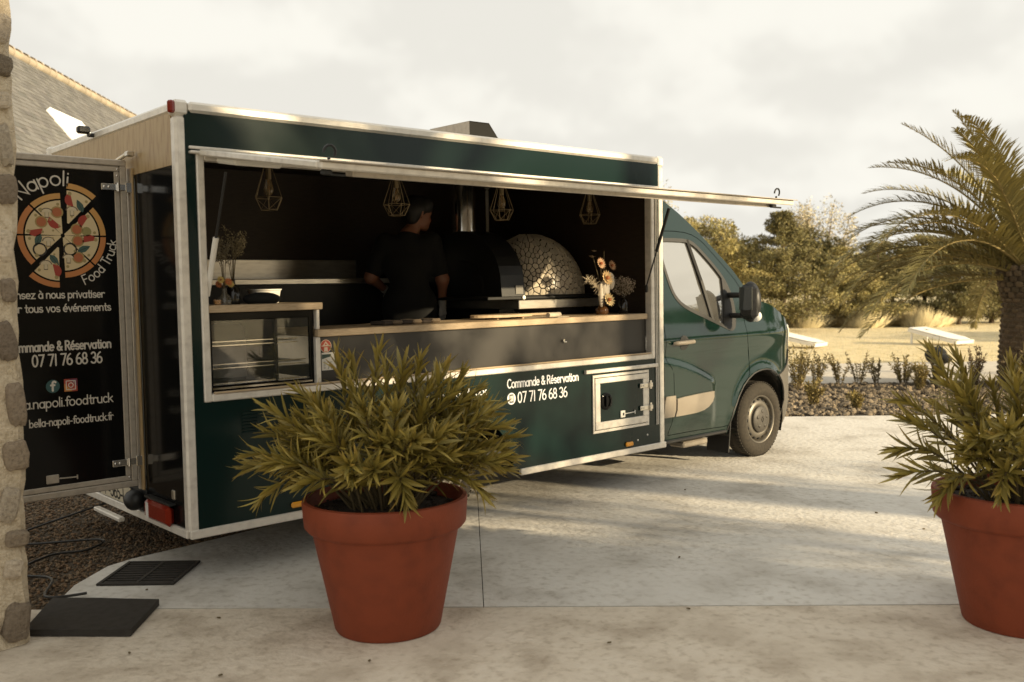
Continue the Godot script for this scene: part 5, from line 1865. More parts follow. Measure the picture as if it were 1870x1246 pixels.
		for k in poly.size():
			var kk := (k + 1) % poly.size()
			g.face(mid, top[k], top[kk], nrm)
			g.quad(top[k], top[kk], bot[kk], bot[k], (top[k] + top[kk]) / 2 - mid)
		obj("tile", g, M.tile, ov)
	# black steel hood with its arched rim, mouth towards the cook
	g = geo()
	var arch := PackedVector2Array([Vector2(-0.50, 1.03)])
	for k in 19:
		var a := PI - PI * k / 18.0
		arch.append(Vector2(0.49 * cos(a), 1.12 + 0.44 * sin(a)))
	arch.append(Vector2(0.50, 1.03))
	g.t = Transform3D(Basis(V(0, 0, -1), V(0, 1, 0), V(1, 0, 0)), V())
	g.prism(arch, -0.70, -0.46)
	obj("hood", g, M.oven_black, ov)
	g = geo()
	g.t = Transform3D(Basis(V(0, 0, -1), V(0, 1, 0), V(1, 0, 0)), V())
	g.prism(P2([-0.28, 1.06, 0.28, 1.06, 0.28, 1.16, 0.2, 1.28, 0, 1.33, -0.2, 1.28, -0.28, 1.16]), -0.71, -0.698)
	obj("mouth", g, M.black, ov)
	g = geo(); g.span(V(-0.86, 1.01, -0.42), V(-0.50, 1.035, 0.52), 0.004); obj("landing_shelf", g, M.oven_black, ov)
	g = geo(); g.span(V(-0.56, 1.05, 0.496), V(-0.48, 1.12, 0.502), 0.002); obj("hood_trim", g, mat(0.20, 0.19, 0.17, 0.35, 0.8), ov)
	g = geo()
	g.tube([V(-0.585, 1.50, -0.08), V(-0.585, 2.062, -0.08)], 0.098, 28)
	g.tube([V(-0.585, 1.548, -0.08), V(-0.585, 1.572, -0.08)], 0.104, 28)
	obj("flue", g, M.chrome, ov)
	g = geo(); g.lathe([Vector2(0.016, 0), Vector2(0.016, 0.012), Vector2(0.012, 0.014), Vector2(0, 0.013)], 18, V(-0.50, 1.025, 0.52), Basis(V(1, 0, 0), V(0, 0, 1), V(0, -1, 0))); obj("dial", g, M.white, ov)
	# display case at the left end
	var dc := thing("display_case", "black framed glass display case at the left end of the hatch", "display case", V(0.485, 1.057, -0.27))
	g = geo()
	for s in [-1, 1]:
		g.span(V(s * 0.315 - 0.012, 0.0, 0.205), V(s * 0.315 + 0.012, 0.438, 0.230), 0.003)
		g.span(V(s * 0.315 - 0.012, 0.0, -0.23), V(s * 0.315 + 0.012, 0.438, -0.205), 0.003)
	g.span(V(-0.327, 0.395, -0.23), V(0.327, 0.438, 0.228), 0.003)
	g.span(V(-0.327, 0.0, -0.23), V(0.327, 0.035, 0.228), 0.003)
	g.span(V(-0.327, 0.03, -0.235), V(0.327, 0.40, -0.225))
	g.span(V(0.088, 0.035, 0.19), V(0.104, 0.395, 0.21), 0.003)
	obj("frame", g, M.black_gloss, dc)
	g = geo(); g.span(V(-0.305, 0.037, 0.214), V(0.305, 0.394, 0.219)); obj("front_pane", g, M.case_glass, dc)
	for q in [[0.262, 0.24], [0.135, 0.29]]:
		g = geo(); g.span(V(-0.30, q[0], -0.20), V(q[1], q[0] + 0.006, 0.185)); var sh := obj("shelf", g, glass(0.3, 0.33, 0.3, 0.12), dc)
		g = geo(); g.bar(V(-0.30, q[0] + 0.014, 0.192), V(q[1], q[0] + 0.014, 0.192), 0.006, 0.006); g.bar(V(-0.30, q[0] - 0.008, 0.192), V(q[1], q[0] - 0.008, 0.192), 0.006, 0.006); obj("shelf_rail", g, M.chrome, sh)
	g = geo(); g.bar(V(-0.31, 0.042, 0.20), V(0.31, 0.042, 0.20), 0.01, 0.008); g.bar(V(-0.31, 0.020, 0.231), V(0.31, 0.020, 0.231), 0.006, 0.01); obj("bottom_rail", g, M.chrome, dc)
	for q in [[0.375, "tall pale grey rounded form in the middle of the display case", 0.11], [0.165, "pale grey rounded form at the display case's left end", 0.075]]:
		var bn := thing("rounded_form", q[1], "rounded_form", V(q[0] + 0.03, 1.093, -0.33))  # pale rounded form behind the glass of the case
		g = geo()
		g.lathe([Vector2(0, 0), Vector2(0.95, 0.0), Vector2(1.0, 0.02), Vector2(1.0, 0.22), Vector2(0.93, 0.29), Vector2(0.75, 0.325), Vector2(0, 0.33)], 28, V(), Basis.from_scale(V(q[2], 1, 0.10)))
		obj("body", g, mat(0.24, 0.22, 0.19, 0.6), bn)
	# on the raised counter
	var o := vase("bottle_vase", "dark glass bottle with dried pampas stems on the raised counter", V(0.372, 1.538, -0.16), [Vector2(0, 0), Vector2(0.036, 0), Vector2(0.038, 0.01), Vector2(0.038, 0.085), Vector2(0.026, 0.105), Vector2(0.013, 0.115), Vector2(0.013, 0.14), Vector2(0.015, 0.142)], M.bottle_dark, "vase")
	dried_stems(o, 0.14, 9, 0.09, 0.30, Color(0.24, 0.19, 0.10), 0.035, 70)
	o = vase("bottle_vase", "clear squat bottle with red and yellow dried flowers beside the strut", V(0.292, 1.538, -0.10), [Vector2(0, 0), Vector2(0.036, 0), Vector2(0.038, 0.01), Vector2(0.036, 0.04), Vector2(0.016, 0.062), Vector2(0.012, 0.09), Vector2(0.014, 0.092)], glass(0.2, 0.18, 0.14, 0.35), "vase")
	dried_stems(o, 0.09, 7, 0.10, 0.30, Color(0.20, 0.165, 0.10), 0.04, 50)
	g = geo()
	for k in 5:
		flower(g, V(0.035 * cos(k * 1.3), 0.115 + 0.012 * (k % 3), 0.03 * sin(k * 1.3)), 0.022, Color(0.50, 0.16, 0.05) if k % 2 else Color(0.55, 0.40, 0.12), Color(0.3, 0.12, 0.04))
	obj("flower_head", g, M.petal, o)
	o = thing("tea_light", "small amber tea light in the counter's left corner", "candle", V(0.222, 1.538, -0.045))
	g = geo(); g.lathe([Vector2(0, 0), Vector2(0.018, 0), Vector2(0.021, 0.03), Vector2(0.019, 0.03), Vector2(0.016, 0.006), Vector2(0, 0.006)], 18); obj("glass_cup", g, glass(0.5, 0.25, 0.08, 0.4), o)
	g = geo(); g.tube([V(0, 0.006, 0), V(0, 0.018, 0)], 0.014, 14); obj("wax", g, mat(0.5, 0.36, 0.18, 0.5), o)
	o = thing("plastic_tub", "white plastic tub behind the dark cap on the raised counter", "tub", V(0.66, 1.538, -0.34))
	g = geo()
	g.lathe([Vector2(0, 0.0), Vector2(0.085, 0.0), Vector2(0.10, 0.075), Vector2(0.107, 0.078), Vector2(0.107, 0.084), Vector2(0.097, 0.084), Vector2(0.082, 0.006), Vector2(0, 0.006)], 4, V(), Basis(V(0, 1, 0), PI / 4))
	obj("body", g, M.white, o)
	o = thing("folded_cloth", "dark folded cloth lying on the raised counter", "cloth", V(0.555, 1.538, -0.17))
	g = geo(); g.blob(V(0, 0.026, 0), V(0.115, 0.040, 0.07), 9, 18, 0.03, 4); obj("fold", g, M.cloth_black, o)
	# on the long counter
	o = thing("pizza_board", "wooden pizza board lying near the front of the counter", "board", V(2.54, 1.377, -0.24), -0.06)
	g = geo()
	var bd := disc(Vector2(-0.06, 0), Vector2(0.27, 0.12), 32)
	g.t = Transform3D(Basis(V(1, 0, 0), V(0, 0, -1), V(0, 1, 0)), V())
	g.prism(bd, 0.016, 0.034)
	obj("blade", g, M.oak, o)
	g = geo(); g.box(V(0.32, 0.025, 0), V(0.24, 0.018, 0.035), 0.006); g.box(V(-0.15, 0.008, 0), V(0.02, 0.016, 0.15), 0.003); g.box(V(0.08, 0.008, 0), V(0.02, 0.016, 0.15), 0.003); obj("handle", g, M.oak, o)
	o = thing("rolled_paper", "pale roll of paper at the end of the pizza board", "paper roll", V(2.905, 1.377, -0.14), 0.35)
	g = geo(); g.tube([V(-0.1, 0.018, 0), V(0.1, 0.018, 0)], 0.018, 14); g.box(V(0, 0.003, 0.04), V(0.2, 0.004, 0.08)); obj("roll", g, mat(0.5, 0.44, 0.34, 0.8), o)
	o = thing("striped_towel", "folded striped towel on the counter in front of the cook", "towel", V(1.60, 1.377, -0.20), 0.04)
	for k in 6:
		g = geo(); g.box(V(-0.2 + 0.08 * k, 0.014 + 0.003 * (k % 2), 0), V(0.079, 0.026, 0.16), 0.010); obj("stripe", g, mat(0.20, 0.15, 0.10, 0.9) if k % 2 else mat(0.06, 0.045, 0.035, 0.9), o)
	# flowers at the right end
	o = vase("round_vase", "round amber vase with large cream blooms and pampas at the counter's right end", V(3.478, 1.377, -0.18), [Vector2(0, 0), Vector2(0.04, 0), Vector2(0.052, 0.018), Vector2(0.05, 0.045), Vector2(0.026, 0.07), Vector2(0.017, 0.085), Vector2(0.02, 0.092)], M.bottle_amber, "vase", "")
	g = geo()
	g.tube([V(0, 0.08, 0), V(-0.02, 0.25, 0), V(-0.10, 0.46, 0)], 0.0025, 5)
	g.tube([V(0, 0.08, 0), V(0.02, 0.2, 0), V(0.03, 0.50, 0)], 0.0025, 5)
	g.tube([V(0, 0.08, 0), V(-0.03, 0.2, 0.02), V(-0.03, 0.38, 0.02)], 0.0025, 5)
	obj("stem", g, M.stalk, o)
	g = geo()
	flower(g, V(-0.035, 0.40, 0.02), 0.045, Color(0.50, 0.30, 0.16), Color(0.35, 0.10, 0.03))
	flower(g, V(0.115, 0.385, 0.0), 0.04, Color(0.45, 0.25, 0.12), Color(0.33, 0.10, 0.03))
	flower(g, V(0.02, 0.115, 0.05), 0.055, Color(0.62, 0.46, 0.22), Color(0.4, 0.14, 0.04))
	flower(g, V(0.01, 0.285, 0.04), 0.06, Color(0.60, 0.40, 0.18), Color(0.42, 0.15, 0.05))
	flower(g, V(-0.11, 0.45, 0.0), 0.03, Color(0.50, 0.36, 0.22), Color(0.3, 0.2, 0.1), V(0, 1, 0.2))
	flower(g, V(-0.085, 0.495, 0.0), 0.024, Color(0.52, 0.38, 0.24), Color(0.3, 0.2, 0.1), V(0, 1, 0.2))
	obj("flower_head", g, M.petal, o)
	g = geo()
	for q in [[V(0.06, 0.285, 0.02), V(0.055, 0.05, 0.03)], [V(0.085, 0.255, 0.02), V(0.03, 0.06, 0.03)], [V(0.012, 0.20, 0.02), V(0.05, 0.075, 0.035)], [V(-0.03, 0.16, 0.02), V(0.025, 0.10, 0.02)]]:
		g.col = Color(0.60, 0.53, 0.42)
		g.blob(q[0], q[1], 8, 12, 0.05, 7)
	obj("petal", g, M.petal, o)
	g = geo()
	for i in 260:
		var k := rng.randf()
		var q := V(0.0, 0.1, 0.02).lerp(V(-0.17, 0.27, 0.0), k) + V(0, 0.05 * sin(k * 3.0), 0)
		g.col = Color(0.50, 0.42, 0.30)
		var al := (V(-0.5, 0.25, 0) + rdir() * 0.9).normalized()
		leaf_quad(g, q, al, al.cross(rdir()).normalized(), 0.06 * rng.randf_range(0.4, 1), 0.0035)
	obj("pampas_plume", g, M.petal, o)
	o = vase("bottle_vase", "tall black bottle holding a ball of tiny white flowers by the right post", V(3.732, 1.377, -0.18), [Vector2(0, 0), Vector2(0.038, 0), Vector2(0.041, 0.01), Vector2(0.041, 0.09), Vector2(0.03, 0.115), Vector2(0.014, 0.13), Vector2(0.014, 0.155), Vector2(0.016, 0.157)], M.bottle_dark, "vase")
	g = geo()
	var s := geo()
	for i in 520:
		var d := rdir()
		var q := V(0, 0.225, 0) + d * V(0.11, 0.085, 0.10) * pow(rng.randf(), 0.45)
		var k := rng.randf_range(0.55, 1.1)
		g.col = Color(0.52 * k, 0.42 * k, 0.31 * k)
		g.blob(q, V(1, 1, 1) * rng.randf_range(0.003, 0.0055), 3, 5)
		if i % 5 == 0:
			s.tube([V(0, 0.15, 0), q], 0.0012, 3, false)
	obj("flower_head", g, M.petal, o)
	obj("stem", s, M.stalk, o)

# ---------------------------------------------------------------- the cook
func flesh(g: Geo, bones: Array, cell: float, k: float) -> void:
	# joins tapered capsules [a, b, ra, rb] with a soft minimum and meshes the field as surface nets
	var lo: Vector3 = bones[0][0]
	var hi := lo
	for b in bones:
		for e in 2:
			var r: Vector3 = V(1, 1, 1) * (b[2 + e] + cell * 3.0)
			lo = lo.min(b[e] - r)
			hi = hi.max(b[e] + r)
	var n := Vector3i(((hi - lo) / cell).ceil()) + Vector3i(2, 2, 2)
	var sy := n.x
	var sz := n.x * n.y
	var acc := PackedFloat32Array()
	acc.resize(n.x * n.y * n.z)
	for b in bones:
		var pa: Vector3 = b[0]
		var pb: Vector3 = b[1]
		var ra: float = b[2]
		var rb: float = b[3]
		var m := maxf(ra, rb) + maxf(cell * 2.5, 5.0 / k)
		var i0 := Vector3i(((pa.min(pb) - V(m, m, m) - lo) / cell).floor()).clamp(Vector3i(), n - Vector3i.ONE)
		var i1 := Vector3i(((pa.max(pb) + V(m, m, m) - lo) / cell).ceil()).clamp(Vector3i(), n - Vector3i.ONE)
		var ab := pb - pa
		var l2 := maxf(ab.length_squared(), 1e-9)
		for z in range(i0.z, i1.z + 1):
			for y in range(i0.y, i1.y + 1):
				for x in range(i0.x, i1.x + 1):
					var p := lo + V(x, y, z) * cell
					var t := clampf((p - pa).dot(ab) / l2, 0, 1)
					var d := (p - pa - ab * t).length() - lerpf(ra, rb, t)
					if d < m:
						acc[x + y * sy + z * sz] += exp(-k * d)
	var idx := PackedInt32Array()
	idx.resize(acc.size())
	idx.fill(-1)
	var vs := PackedVector3Array()
	var ns := PackedVector3Array()
	for i in acc.size():
		acc[i] = -log(acc[i] + 1e-9) / k
	var cor := [0, 1, sy, sy + 1, sz, sz + 1, sz + sy, sz + sy + 1]
	var off := [V(0, 0, 0), V(1, 0, 0), V(0, 1, 0), V(1, 1, 0), V(0, 0, 1), V(1, 0, 1), V(0, 1, 1), V(1, 1, 1)]
	var ed := [[0, 1], [2, 3], [4, 5], [6, 7], [0, 2], [1, 3], [4, 6], [5, 7], [0, 4], [1, 5], [2, 6], [3, 7]]
	for z in n.z - 1:
		for y in n.y - 1:
			for x in n.x - 1:
				var i := x + y * sy + z * sz
				var neg := 0
				for q in 8:
					if acc[i + cor[q]] < 0.0: neg += 1
				if neg == 0 or neg == 8:
					continue
				var s := Vector3()
				var c := 0
				for e in ed:
					var a: float = acc[i + cor[e[0]]]
					var b: float = acc[i + cor[e[1]]]
					if (a < 0.0) != (b < 0.0):
						s += (off[e[0]] as Vector3).lerp(off[e[1]], a / (a - b))
						c += 1
				idx[i] = vs.size()
				vs.append(lo + (V(x, y, z) + s / c) * cell)
				var gr := V(acc[i + 1] + acc[i + 1 + sy] + acc[i + 1 + sz] + acc[i + 1 + sy + sz] - acc[i] - acc[i + sy] - acc[i + sz] - acc[i + sy + sz], acc[i + sy] + acc[i + sy + 1] + acc[i + sy + sz] + acc[i + sy + sz + 1] - acc[i] - acc[i + 1] - acc[i + sz] - acc[i + sz + 1], acc[i + sz] + acc[i + sz + 1] + acc[i + sz + sy] + acc[i + sz + sy + 1] - acc[i] - acc[i + 1] - acc[i + sy] - acc[i + sy + 1])
				ns.append(gr.normalized())
	for z in range(1, n.z - 1):
		for y in range(1, n.y - 1):
			for x in range(1, n.x - 1):
				var i := x + y * sy + z * sz
				var a := acc[i] < 0.0
				for ax in 3:
					var st: int = [1, sy, sz][ax]
					if a == (acc[i + st] < 0.0):
						continue
					var u: int = [sy, sz, 1][ax]
					var w: int = [sz, 1, sy][ax]
					var q := [idx[i - u - w], idx[i - w], idx[i], idx[i - u]]
					if q.min() < 0:
						continue
					g.tri(vs[q[0]], vs[q[1]], vs[q[2]], ns[q[0]], ns[q[1]], ns[q[2]])
					g.tri(vs[q[0]], vs[q[2]], vs[q[3]], ns[q[0]], ns[q[2]], ns[q[3]])

func hand_bones(w: Vector3, d: Vector3, palm: Vector3, side: float) -> Array:
	# w wrist, d towards the fingers, palm the palm's normal; side +1 puts the thumb on d x palm
	var x := d.cross(palm).normalized() * side
	var o := []
	for k in 4:
		var s := [-0.030, -0.010, 0.010, 0.029][k] as float
		o.append([w + x * s * 0.5 + d * 0.01, w + x * s + d * 0.085, 0.017, 0.0135])
		var l: float = [0.062, 0.074, 0.080, 0.070][k]
		var p0 := w + x * s + d * 0.092
		var p1 := p0 + (d + palm * 0.25 + x * s * 1.6).normalized() * l * 0.48
		var p2 := p1 + (d * 0.8 + palm * 0.65).normalized() * l * 0.32
		var p3 := p2 + (d * 0.5 + palm * 0.9).normalized() * l * 0.26
		o.append_array([[p0, p1, 0.0098, 0.0090], [p1, p2, 0.0090, 0.0082], [p2, p3, 0.0082, 0.0072]])
	var t0 := w + x * 0.024 + d * 0.03 + palm * 0.008
	var t1 := t0 + (x * 0.8 + d * 0.7 + palm * 0.3).normalized() * 0.045
	var t2 := t1 + (x * 0.25 + d + palm * 0.4).normalized() * 0.034
	o.append_array([[w + x * 0.01 + d * 0.01, t0, 0.017, 0.015], [t0, t1, 0.0135, 0.011], [t1, t2, 0.0108, 0.0088]])
	return o

func build_person() -> void:
	# stands with the back to the hatch, head turned towards the oven; local -z is forward, x to the right
	var o := thing("person", "person in black clothes and pale gloves standing with back turned inside the truck", "person", V(2.37, 0.5, -1.22), -0.72)
	var sh := [V(-0.19, 1.475, 0), V(0.19, 1.475, 0)]
	var el := [V(-0.30, 1.20, 0.02), V(0.265, 1.175, 0.03)]
	var wr := [V(-0.20, 1.09, -0.20), V(0.25, 0.985, -0.10)]
	var hips := [V(-0.095, 0.93, 0), V(0.095, 0.93, 0)]
	var kn := [V(-0.10, 0.50, -0.02), V(0.12, 0.50, -0.02)]
	var an := [V(-0.11, 0.09, 0.03), V(0.14, 0.09, 0.02)]
	var torso := [[V(-0.07, 1.0, 0), V(0.07, 1.0, 0), 0.125, 0.125], [V(0, 1.0, 0), V(0, 1.25, 0), 0.135, 0.135], [V(-0.08, 1.30, 0), V(0.08, 1.30, 0), 0.115, 0.115], [V(-0.14, 1.43, 0), V(0.14, 1.43, 0), 0.075, 0.075], [V(0, 1.42, 0), V(0, 1.53, -0.01), 0.085, 0.062]]
	var body := torso.duplicate()
	body.append([V(0, 1.50, -0.005), V(0.045, 1.60, -0.03), 0.056, 0.052])
	for s in 2:
		body.append_array([[sh[s], el[s], 0.055, 0.043], [el[s], wr[s], 0.044, 0.028], [hips[s], kn[s], 0.088, 0.056], [kn[s], an[s], 0.058, 0.038], [an[s] + V(0, -0.04, 0.02), an[s] + V(0, -0.055, -0.15), 0.042, 0.032]])
	# head, turned to the right and down
	var fwd := V(0.82, -0.18, -0.55).normalized()
	var rt := fwd.cross(Vector3.UP).normalized()
	var up := rt.cross(fwd)
	var hc := V(0.075, 1.700, -0.05)
	var at := func(f: float, u: float, r: float) -> Vector3: return hc + fwd * f + up * u + rt * r
	var head := [[at.call(-0.03, 0.03, 0), at.call(0.02, 0.035, 0), 0.083, 0.080], [at.call(0.0, -0.03, 0), at.call(0.05, -0.04, 0), 0.066, 0.058], [at.call(0.04, -0.085, -0.02), at.call(0.075, -0.092, 0), 0.032, 0.028], [at.call(0.04, -0.085, 0.02), at.call(0.075, -0.092, 0), 0.032, 0.028],
		[at.call(0.09, 0.005, 0), at.call(0.112, -0.032, 0), 0.011, 0.014], [at.call(0.088, 0.018, -0.035), at.call(0.088, 0.018, 0.035), 0.012, 0.012], [at.call(0.088, -0.062, -0.016), at.call(0.088, -0.062, 0.016), 0.010, 0.010],
		[V(0.02, 1.53, -0.01), at.call(-0.02, -0.05, 0), 0.054, 0.054]]
	for s in [-1, 1]:
		head.append_array([[at.call(-0.006, 0.018, 0.079 * s), at.call(-0.016, 0.010, 0.088 * s), 0.010, 0.009], [at.call(-0.016, 0.012, 0.088 * s), at.call(-0.004, -0.03, 0.082 * s), 0.010, 0.008]])
	var g := geo()
	flesh(g, body, 0.014, 55.0)
	flesh(g, head, 0.006, 110.0)
	obj("body", g, M.skin, o)
	g = geo()
	for s in [-1, 1]:
		g.blob(at.call(0.085, 0.006, 0.032 * s), V(0.012, 0.010, 0.012), 6, 10)
	obj("eye", g, M.black_gloss, o)
	g = geo()
	flesh(g, [[at.call(-0.05, 0.04, 0), at.call(0.02, 0.060, 0), 0.098, 0.090], [at.call(-0.065, 0.0, -0.025), at.call(-0.065, 0.0, 0.025), 0.072, 0.072], [at.call(-0.06, -0.055, -0.03), at.call(-0.06, -0.055, 0.03), 0.048, 0.048], [at.call(0.06, 0.082, -0.03), at.call(0.06, 0.082, 0.03), 0.042, 0.042], [at.call(-0.03, 0.03, -0.05), at.call(-0.03, 0.03, 0.05), 0.055, 0.055]], 0.008, 90.0)
	obj("hair", g, M.hair, o)
	var shirt := []
	for b in torso:
		shirt.append([b[0], b[1], b[2] + 0.014, b[3] + 0.014])
	shirt[4] = [V(0, 1.42, 0), V(0, 1.50, 0), 0.095, 0.078]
	shirt.append([V(-0.08, 0.92, 0), V(0.08, 0.92, 0), 0.135, 0.135])
	for s in 2:
		shirt.append([sh[s], sh[s].lerp(el[s], 0.78), 0.072, 0.066])
	g = geo()
	flesh(g, shirt, 0.014, 55.0)
	obj("tee_shirt", g, M.cloth_black, o)
	var tr := []
	for s in 2:
		tr.append_array([[hips[s], kn[s], 0.105, 0.074], [kn[s], an[s] + V(0, 0.02, 0), 0.075, 0.058]])
	g = geo()
	flesh(g, tr, 0.016, 60.0)
	obj("trousers", g, M.cloth_black, o)
	for s in 2:
		g = geo()
		var dd := V(0.02, -0.96, -0.20).normalized() if s == 1 else V(0.35, -0.2, -0.9).normalized()
		var pm := V(-0.75, 0.0, -0.55).normalized() if s == 1 else V(0.1, -0.95, 0.2).normalized()
		pm = (pm - dd * pm.dot(dd)).normalized()
		var hb := hand_bones(wr[s], dd, pm, 1.0 if dd.cross(pm).dot(V(0, 0, -1)) > 0 else -1.0)
		hb.append([wr[s] - (wr[s] - el[s]).normalized() * 0.05, wr[s], 0.036, 0.032])
		flesh(g, hb, 0.0042, 220.0)
		obj("glove", g, M.glove, o)

# ---------------------------------------------------------------- pots with oleanders
func leaf_mesh(l: float, w: float, fold: float, bend: float, col: Color, col2: Color) -> ArrayMesh:
	# a lance-shaped leaf along +y, folded along its midrib, bending towards -z
	var g := geo()
	var n := 6
	var L := []
	var C := []
	var R := []
	for i in n + 1:
		var t := float(i) / n
		var hw := w * 0.5 * pow(sin(PI * pow(clampf(t * 0.97 + 0.02, 0, 1), 0.8)), 0.75)
		var y := l * t
		var z := -bend * l * t * t
		C.append(V(0, y, z))
		L.append(V(-hw, y, z + hw * fold))
		R.append(V(hw, y, z + hw * fold))
	for i in n:
		g.col = col.lerp(col2, float(i) / n)
		var na: Vector3 = ((C[i + 1] - C[i]) as Vector3).cross(L[i] - C[i] if i > 0 else L[i + 1] - C[i + 1]).normalized()
		var nb: Vector3 = ((R[i] - C[i]) if i > 0 else (R[i + 1] - C[i + 1])).cross(C[i + 1] - C[i]).normalized()
		if na.z < 0: na = -na
		if nb.z < 0: nb = -nb
		g.tri(L[i], C[i], C[i + 1], na, na, na); g.tri(L[i], C[i + 1], L[i + 1], na, na, na)
		g.tri(C[i], R[i], R[i + 1], nb, nb, nb); g.tri(C[i], R[i + 1], C[i + 1], nb, nb, nb)
	return g.mesh()

func append_mesh(g: Geo, m: ArrayMesh, t: Transform3D) -> void:
	var a := m.surface_get_arrays(0)
	var vs: PackedVector3Array = a[Mesh.ARRAY_VERTEX]
	var ns: PackedVector3Array = a[Mesh.ARRAY_NORMAL]
	var cs: PackedColorArray = a[Mesh.ARRAY_COLOR]
	for i in vs.size():
		g.v.append(t * vs[i])
		g.n.append((t.basis * ns[i]).normalized())
		g.c.append(cs[i])

func oleander(called: String, label: String, at: Vector3, sd: int, tips: Array, extra: int) -> void:
	var o := thing(called, label, "potted plant", at, 0.0, "oleanders in terracotta pots")
	var g := geo()
	g.lathe([Vector2(0.0, 0.006), Vector2(0.225, 0.006), Vector2(0.247, 0.0), Vector2(0.254, 0.012), Vector2(0.345, 0.462), Vector2(0.350, 0.480), Vector2(0.372, 0.490), Vector2(0.384, 0.505), Vector2(0.392, 0.615), Vector2(0.388, 0.628), Vector2(0.372, 0.632), Vector2(0.362, 0.622), Vector2(0.352, 0.545)], 72)
	obj("pot", g, M.terracotta, o)
	g = geo()
	var rs := RandomNumberGenerator.new()
	rs.seed = sd
	g.lathe([Vector2(0.356, 0.565), Vector2(0.2, 0.578), Vector2(0, 0.585)], 40)
	for i in 170:
		var a := rs.randf() * TAU
		var q := 0.35 * sqrt(rs.randf())
		g.blob(V(cos(a) * q, 0.578, sin(a) * q), V(1, 0.6, 1) * rs.randf_range(0.006, 0.02), 4, 6, 0.2, i)
	obj("soil", g, M.soil, o)
	var r := V(0.744, 0, 0.668)        # to the right as one faces the pots from the yard's end
	var f := V(-0.668, 0, 0.744)       # towards that end
	var shoots := []
	for t in tips:
		shoots.append(r * t[0] * 0.90 + f * t[2] * 0.88 + V(0, 0.62 + (t[1] - 0.62) * 0.86, 0))
	for i in extra:
		var a := rs.randf() * TAU
		var e := pow(rs.randf(), 0.55) * 1.38
		var rad := rs.randf_range(0.40, 0.60)
		shoots.append(V(cos(a) * sin(e) * rad, 0.74 + cos(e) * rs.randf_range(0.22, 0.50), sin(a) * sin(e) * rad))
	var kinds := []
	for i in 8:
		var k := rs.randf_range(0.8, 1.2)
		var c := Color(0.245 * k, 0.195 * k, 0.040 * k)
		if i == 7: c = Color(0.30, 0.215, 0.045)
		if i == 6: c = Color(0.165, 0.138, 0.034)
		kinds.append(leaf_mesh(1.0, [0.135, 0.16, 0.125, 0.175, 0.12, 0.165, 0.14, 0.15][i], 0.35, [0.04, 0.12, 0.2, -0.06, 0.28, 0.08, 0.16, 0.22][i], c, Color(c.r * 1.35, c.g * 1.25, c.b * 1.2)))
	var stems := geo()
	var leaves := []
	for tip in shoots:
		var a := atan2(tip.z, tip.x)
		var root := V(cos(a), 0, sin(a)) * rs.randf_range(0.02, 0.16) + V(0, 0.57, 0)
		var mid := root.lerp(tip, 0.55) + V(0, 0.10 + 0.05 * rs.randf(), 0)
		if tip.y < 0.72: mid.y += 0.1
		var path := []
		for k in 9:
			var q := k / 8.0
			path.append(root.lerp(mid, q).lerp(mid.lerp(tip, q), q))
		stems.tube(path, [0.007, 0.0068, 0.0065, 0.006, 0.0056, 0.005, 0.0045, 0.004, 0.003], 5, false)
		var whorls := 15
		var spin := rs.randf() * TAU
		for j in whorls:
			var q := 0.34 + 0.66 * j / (whorls - 1.0)
			var p := root.lerp(mid, q).lerp(mid.lerp(tip, q), q)
			var d := ((mid - root).lerp(tip - mid, q)).normalized()
			spin += 1.05
			var x := d.cross(V(0.3, 0.2, 0.9)).normalized()
			var y := d.cross(x)
			var nl := 3 if j < whorls - 1 else 5
			for m in nl:
				if q < 0.55 and rs.randf() < 0.35:
					continue
				var an := spin + TAU * m / nl + rs.randf_range(-0.25, 0.25)
				var out := x * cos(an) + y * sin(an)
				var open := lerpf(0.95, 0.24, pow((q - 0.34) / 0.66, 1.5)) + rs.randf_range(-0.26, 0.26)
				var dir := (d * cos(open) + out * sin(open) + V(0, 0.02, 0)).normalized()
				var nz := (d - dir * d.dot(dir)).normalized()          # the leaf's upper face looks along the shoot
				var len := rs.randf_range(0.075, 0.160) * (1.0 if j < whorls - 2 else 0.8)
				var b := Basis(dir.cross(nz), dir, nz).rotated(dir, rs.randf_range(-0.4, 0.4))
				leaves.append([Transform3D(b.scaled_local(V(len, len, len)), p), rs.randi() % 7 if rs.randf() < 0.97 else 7])
	obj("stem", stems, M.stalk, o).set_meta("kind", "stuff")
	var eye := V(-2.1, 1.6, 5.0) - at
	leaves.sort_custom(func(p, q): return (p[0].origin as Vector3).distance_squared_to(eye) < (q[0].origin as Vector3).distance_squared_to(eye))
	var rest := geo()
	for i in leaves.size():
		if i < 296:
			var lf := obj("leaf", kinds[leaves[i][1]], M.leaf, o)
			lf.transform = leaves[i][0]
		else:
			append_mesh(rest, kinds[leaves[i][1]], leaves[i][0])
	obj("foliage", rest, M.leaf, o).set_meta("kind", "stuff")

